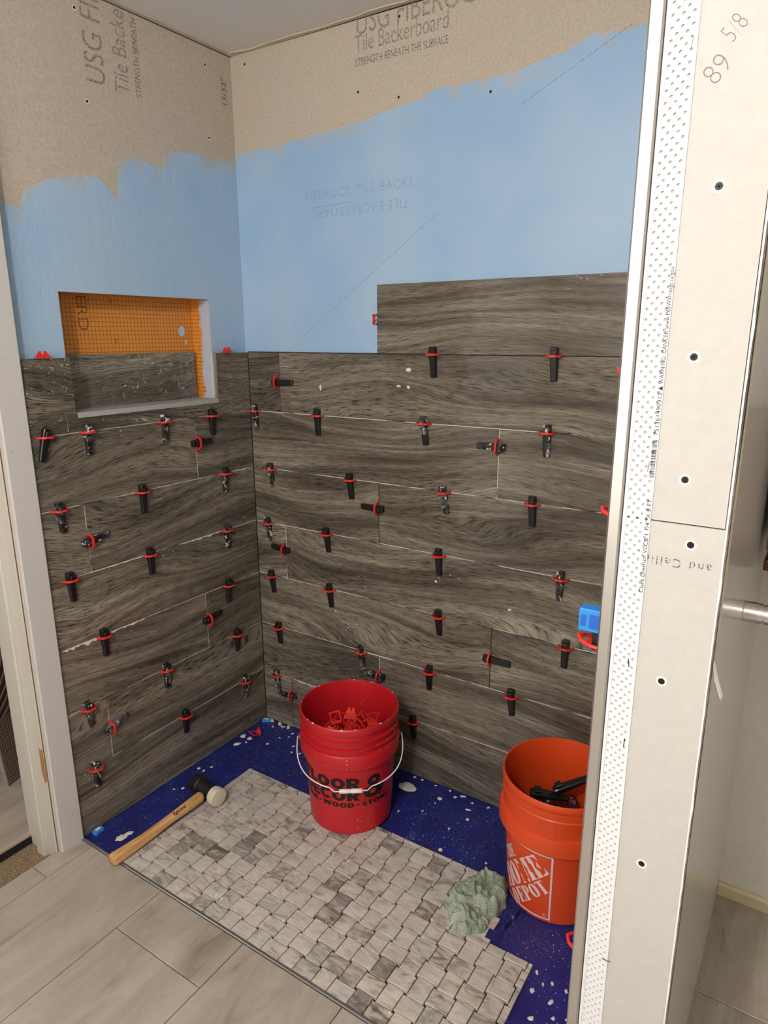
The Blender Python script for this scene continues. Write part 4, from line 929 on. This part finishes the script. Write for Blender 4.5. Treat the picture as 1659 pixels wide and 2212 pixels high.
# dark paper label on the side by the stub wall
lbl = [[(.072+.09*i/8, .046), (.072+.09*(i+1)/8, .046), (.072+.09*(i+1)/8, .220), (.072+.09*i/8, .220)] for i in range(8)]
wrapped(lbl, 'side_label', plain('dark_label', g(52,26,22), .5))
Wo_old = Wo
Wo = lambda u, v: (lambda r, a: Vector((r*math.cos(a), r*math.sin(a), v)))(oo(v) + .0014, AO + u/.135)
wrapped(cres(.104, .140, .020, .027, .012, .017, 0, 2*PI, 18) + [rc(.084, .130, .186, .198)], 'label_print', M_ORB)
for s in (-.05, PI-.05):
    e = MB().lathe([(0, .006), (.010, .006), (.012, .002), (.012, -.004)], 20).obj('ear', M_ORB, ob, smooth=True)
    v = Vector((math.cos(s), math.sin(s), 0)); e.matrix_local = Matrix.Translation(v*.1555 + Vector((0, 0, .255))) @ (v.to_track_quat('Z', 'Y').to_matrix().to_4x4())
# wedges in it
WH = Heap(WM[False], 1.15, .124, .1455)
hp = fill(WH, .085, .5, PI/2, .185, 90, WM[False], 1.15, 'wedge_heap', M_BLACKP); hp.location = (OX, OY, ZO)
tag(hp, 'deep heap of black wedges filling the lower orange bucket', 'wedges', kind='stuff')
def loose_wedge(i, tries):
    q = WH.add(tries)
    while not q: q = WH.add([WH.spot(.06, .5, PI/2) for _ in range(4)])
    e = empty('leveling_wedge', Vector((OX, OY, ZO)) + q[0], label='black wedge in the heap inside the orange bucket', cat='wedge', group='loose wedges in the orange bucket')
    e.rotation_euler = q[1]; link('body', WM[i % 3 == 0][0], e); link('head', WM[i % 3 == 0][1], e); e.scale = (1.15,)*3
for i in range(14): loose_wedge(i, [WH.spot(.085, .35, PI/2) for _ in range(16)])
for x, y, r in ((-.060, .010, (1.5, .2, -1.1)), (.05, -.02, (1.62, .1, -1.6)), (.0, -.055, (1.55, .3, 1.9)), (-.005, .04, (1.95, 0, -.9))):
    loose_wedge(1, [(x, y, Euler(r))])

# ------------------------------------------------------------------ mallet
ml = empty('mallet', (.196, -.505, 0), label='two-faced rubber mallet with a wooden handle lying across the mosaic edge', cat='mallet')
def oval(y, a, c, z, x=0): return [(x+a*math.copysign(abs(math.cos(t))**.75, math.cos(t)), y, z+c*math.copysign(abs(math.sin(t))**.75, math.sin(t))) for t in [2*PI*k/20 for k in range(20)]]
MB().loft([oval(-.012, .0125, .0145, .034, .0), oval(-.020, .0150, .0170, .034, 0), oval(-.06, .0150, .0160, .031, -.002), oval(-.14, .0125, .0140, .026, -.006), oval(-.23, .0135, .0150, .0195, -.010), oval(-.30, .0165, .0175, .0178, -.014), oval(-.330, .0175, .0180, .0182, -.016), oval(-.336, .0150, .0155, .0182, -.016)]).obj('handle', M_HICK, ml, smooth=True)
hd = Matrix.Translation((0, .018, .033)) @ Matrix.Rotation(-.10, 4, 'Z')
def head(name, prof, mat):
    n = 32; m = MB().loft([[(x, r*math.cos(2*PI*k/n), r*math.sin(2*PI*k/n)) for k in range(n)] for x, r in prof]); o = smooth_angle(m.obj(name, mat, ml, smooth=True), 35); o.matrix_local = hd; return o
head('black_face', [(-.075, .027), (-.074, .029), (-.050, .0300), (-.046, .0315), (-.040, .0315), (-.037, .029), (-.034, .024)], M_RUBK)
head('head_core', [(-.036, .025), (-.030, .0235), (.018, .0225), (.030, .023)], M_RUBK)
head('white_face', [(.026, .0235), (.027, .0285), (.034, .0300), (.038, .0292), (.052, .0300), (.0545, .0285), (.0555, .024)], M_RUBW)
def on_handle(u, v):
    y = -.128 + u; k = max(0, min(1, (y+.14)/.08)); mixf = lambda p, q: p + (q-p)*k
    a, c, zc, x0 = mixf(.0125, .0150), mixf(.0140, .0160), mixf(.026, .031), mixf(-.006, -.002)
    t = PI/2 - .42 + (v-.0055)/.0145
    return Vector((x0 + (a+.0007)*math.copysign(abs(math.cos(t))**.75, math.cos(t)), y, zc + (c+.0007)*abs(math.sin(t))**.75))
text_obj('handle_lettering', 'Egsona', .0165, M_INK, Matrix.Translation((.196, -.505, 0)), ml, bold=.0003, shear=.25, wrap=on_handle)

# ------------------------------------------------------------------ rag
LOBES = [(1.083,-.338,.030,.016,.020,.75),(1.103,-.324,.046,.019,.034,.95),(1.128,-.306,.036,.020,.030,.2),(1.156,-.350,.020,.062,.034,.12),(1.140,-.405,.020,.050,.022,-.35),(1.098,-.385,.044,.024,.036,.25),(1.088,-.418,.046,.030,.030,.3),(1.112,-.455,.040,.034,.024,.5),(1.148,-.462,.018,.034,.018,-.5),(1.125,-.400,.018,.030,.028,.2),(1.070,-.356,.024,.014,.014,.6),(1.064,-.440,.022,.026,.016,.3),(1.128,-.484,.026,.016,.014,.2),(1.105,-.400,.062,.092,.006,.1),(1.115,-.345,.050,.050,.006,.0)]
N = 84; rx0, rx1, ry0, ry1 = 1.03, 1.195, -.505, -.275
m = MB(); vs = {}
for i in range(N+1):
    for j in range(N+1):
        x = rx0 + (rx1-rx0)*i/N; y = ry0 + (ry1-ry0)*j/N; lowest = -.012 if (x > 1.160 and y > -.402) or y > -.287 else -.004; hz = lowest
        wx = x + .008*noise.noise((x*38, y*38, 1)); wy = y + .008*noise.noise((x*38, y*38, 9))
        for cx_, cy_, a, b_, hh, an_ in LOBES:
            dx, dy = wx-cx_, wy-cy_; u = (dx*math.cos(an_)+dy*math.sin(an_))/a; v = (-dx*math.sin(an_)+dy*math.cos(an_))/b_; q = 1-u*u-v*v
            if q > 0: hz = max(hz, 1.2*hh*q**.5)
        if hz > .004: hz += .011*(max(0, 1-3.2*abs(noise.noise((x*24+y*10, y*17-x*8, 11.3))))-.35) + .007*(max(0, 1-3.5*abs(noise.noise((x*40, y*55+x*20, 4.1))))-.35)
        if hz > 0: hz += .0035*noise.noise((x*90, y*90, 3)) + .0012*noise.noise((x*260, y*260, 4))
        vs[i, j] = (x + (.004*noise.noise((x*60, y*60, 7)) if hz > .004 else 0), y, max(hz, lowest))
bv = {k: m.bm.verts.new(v) for k, v in vs.items()}
for i in range(N):
    for j in range(N):
        q = [(i, j), (i+1, j), (i+1, j+1), (i, j+1)]
        if max(vs[k][2] - (-.012 if (vs[k][0] > 1.160 and vs[k][1] > -.402) or vs[k][1] > -.287 else -.004) for k in q) > .001: m.bm.faces.new([bv[k] for k in q])
bmesh.ops.delete(m.bm, geom=[v for v in m.bm.verts if not v.link_faces], context='VERTS')
rg = m.obj('cleaning_rag', M_RAG, smooth=True, label='crumpled pale green microfibre rag on the mosaic beside the orange bucket', cat='rag')
rg.location = (0, 0, .003)

# ------------------------------------------------------------------ alcove items and the lamp
br = empty('grab_bar', (1.648, -.452, .981), label='chrome bar fixed to the glossy white side of the stub wall', cat='bar')
def lx(prof, mat, name):
    n = 24; return smooth_angle(MB().loft([[(x, r*math.cos(2*PI*k/n), r*math.sin(2*PI*k/n)) for k in range(n)] for x, r in prof]).obj(name, mat, br, smooth=True), 35)
lx([(0, .019), (.030, .019), (.0305, .017), (.034, .017), (.0345, .019), (.16, .019)], M_CHROME, 'bar')
lx([(.16, .021), (.20, .021)], M_CHROME, 'end_cap')
sh = empty('wooden_shelf', (1.66, -.02, 1.013), label='dark wooden shelf with a stepped edge beside the glossy stub wall', cat='shelf')
MB().box(0, .5, -.27, 0, .0, .022).obj('bottom_rail', M_DKWOOD, sh, bevel=.003)
MB().box(.003, .5, -.262, 0, .022, .042).obj('middle_rail', plain('mid_brown_wood', g(96,58,34), .3), sh, bevel=.003)
MB().box(.0, .5, -.268, 0, .042, .064).obj('top_rail', plain('tan_brown_wood', g(128,92,66), .35), sh, bevel=.003)
MB().box(.0, .5, -.258, 0, .064, .30).obj('cabinet_side', plain('grey_brown_wood', g(130,112,100), .35), sh)
cl = empty('ceiling_lamp', (LAMP[0], LAMP[1], ZC), label='small ceiling lamp over the bathroom floor', cat='lamp')
MB().lathe([(0, 0), (.09, 0), (.09, -.012), (.07, -.022), (.02, -.024), (0, -.024)], 32).obj('canopy', M_METAL, cl, smooth=True)

# printing and fittings belong to the part that carries them
for root, host, names in ((rb, 'body', ('printed', 'thinset_splash')), (ob, 'body', ('printed', 'side_label', 'label_print', 'mould_seam')), (rb, 'wire_handle', ('grip',)), (ml, 'handle', ('handle_lettering',))):
    h = [c for c in root.children if c.name.startswith(host)][0]
    for c in [c for c in root.children if c is not h and c.name.startswith(names)]:
        keep_inv = c.matrix_parent_inverse.copy(); c.parent = h; c.matrix_parent_inverse = keep_inv
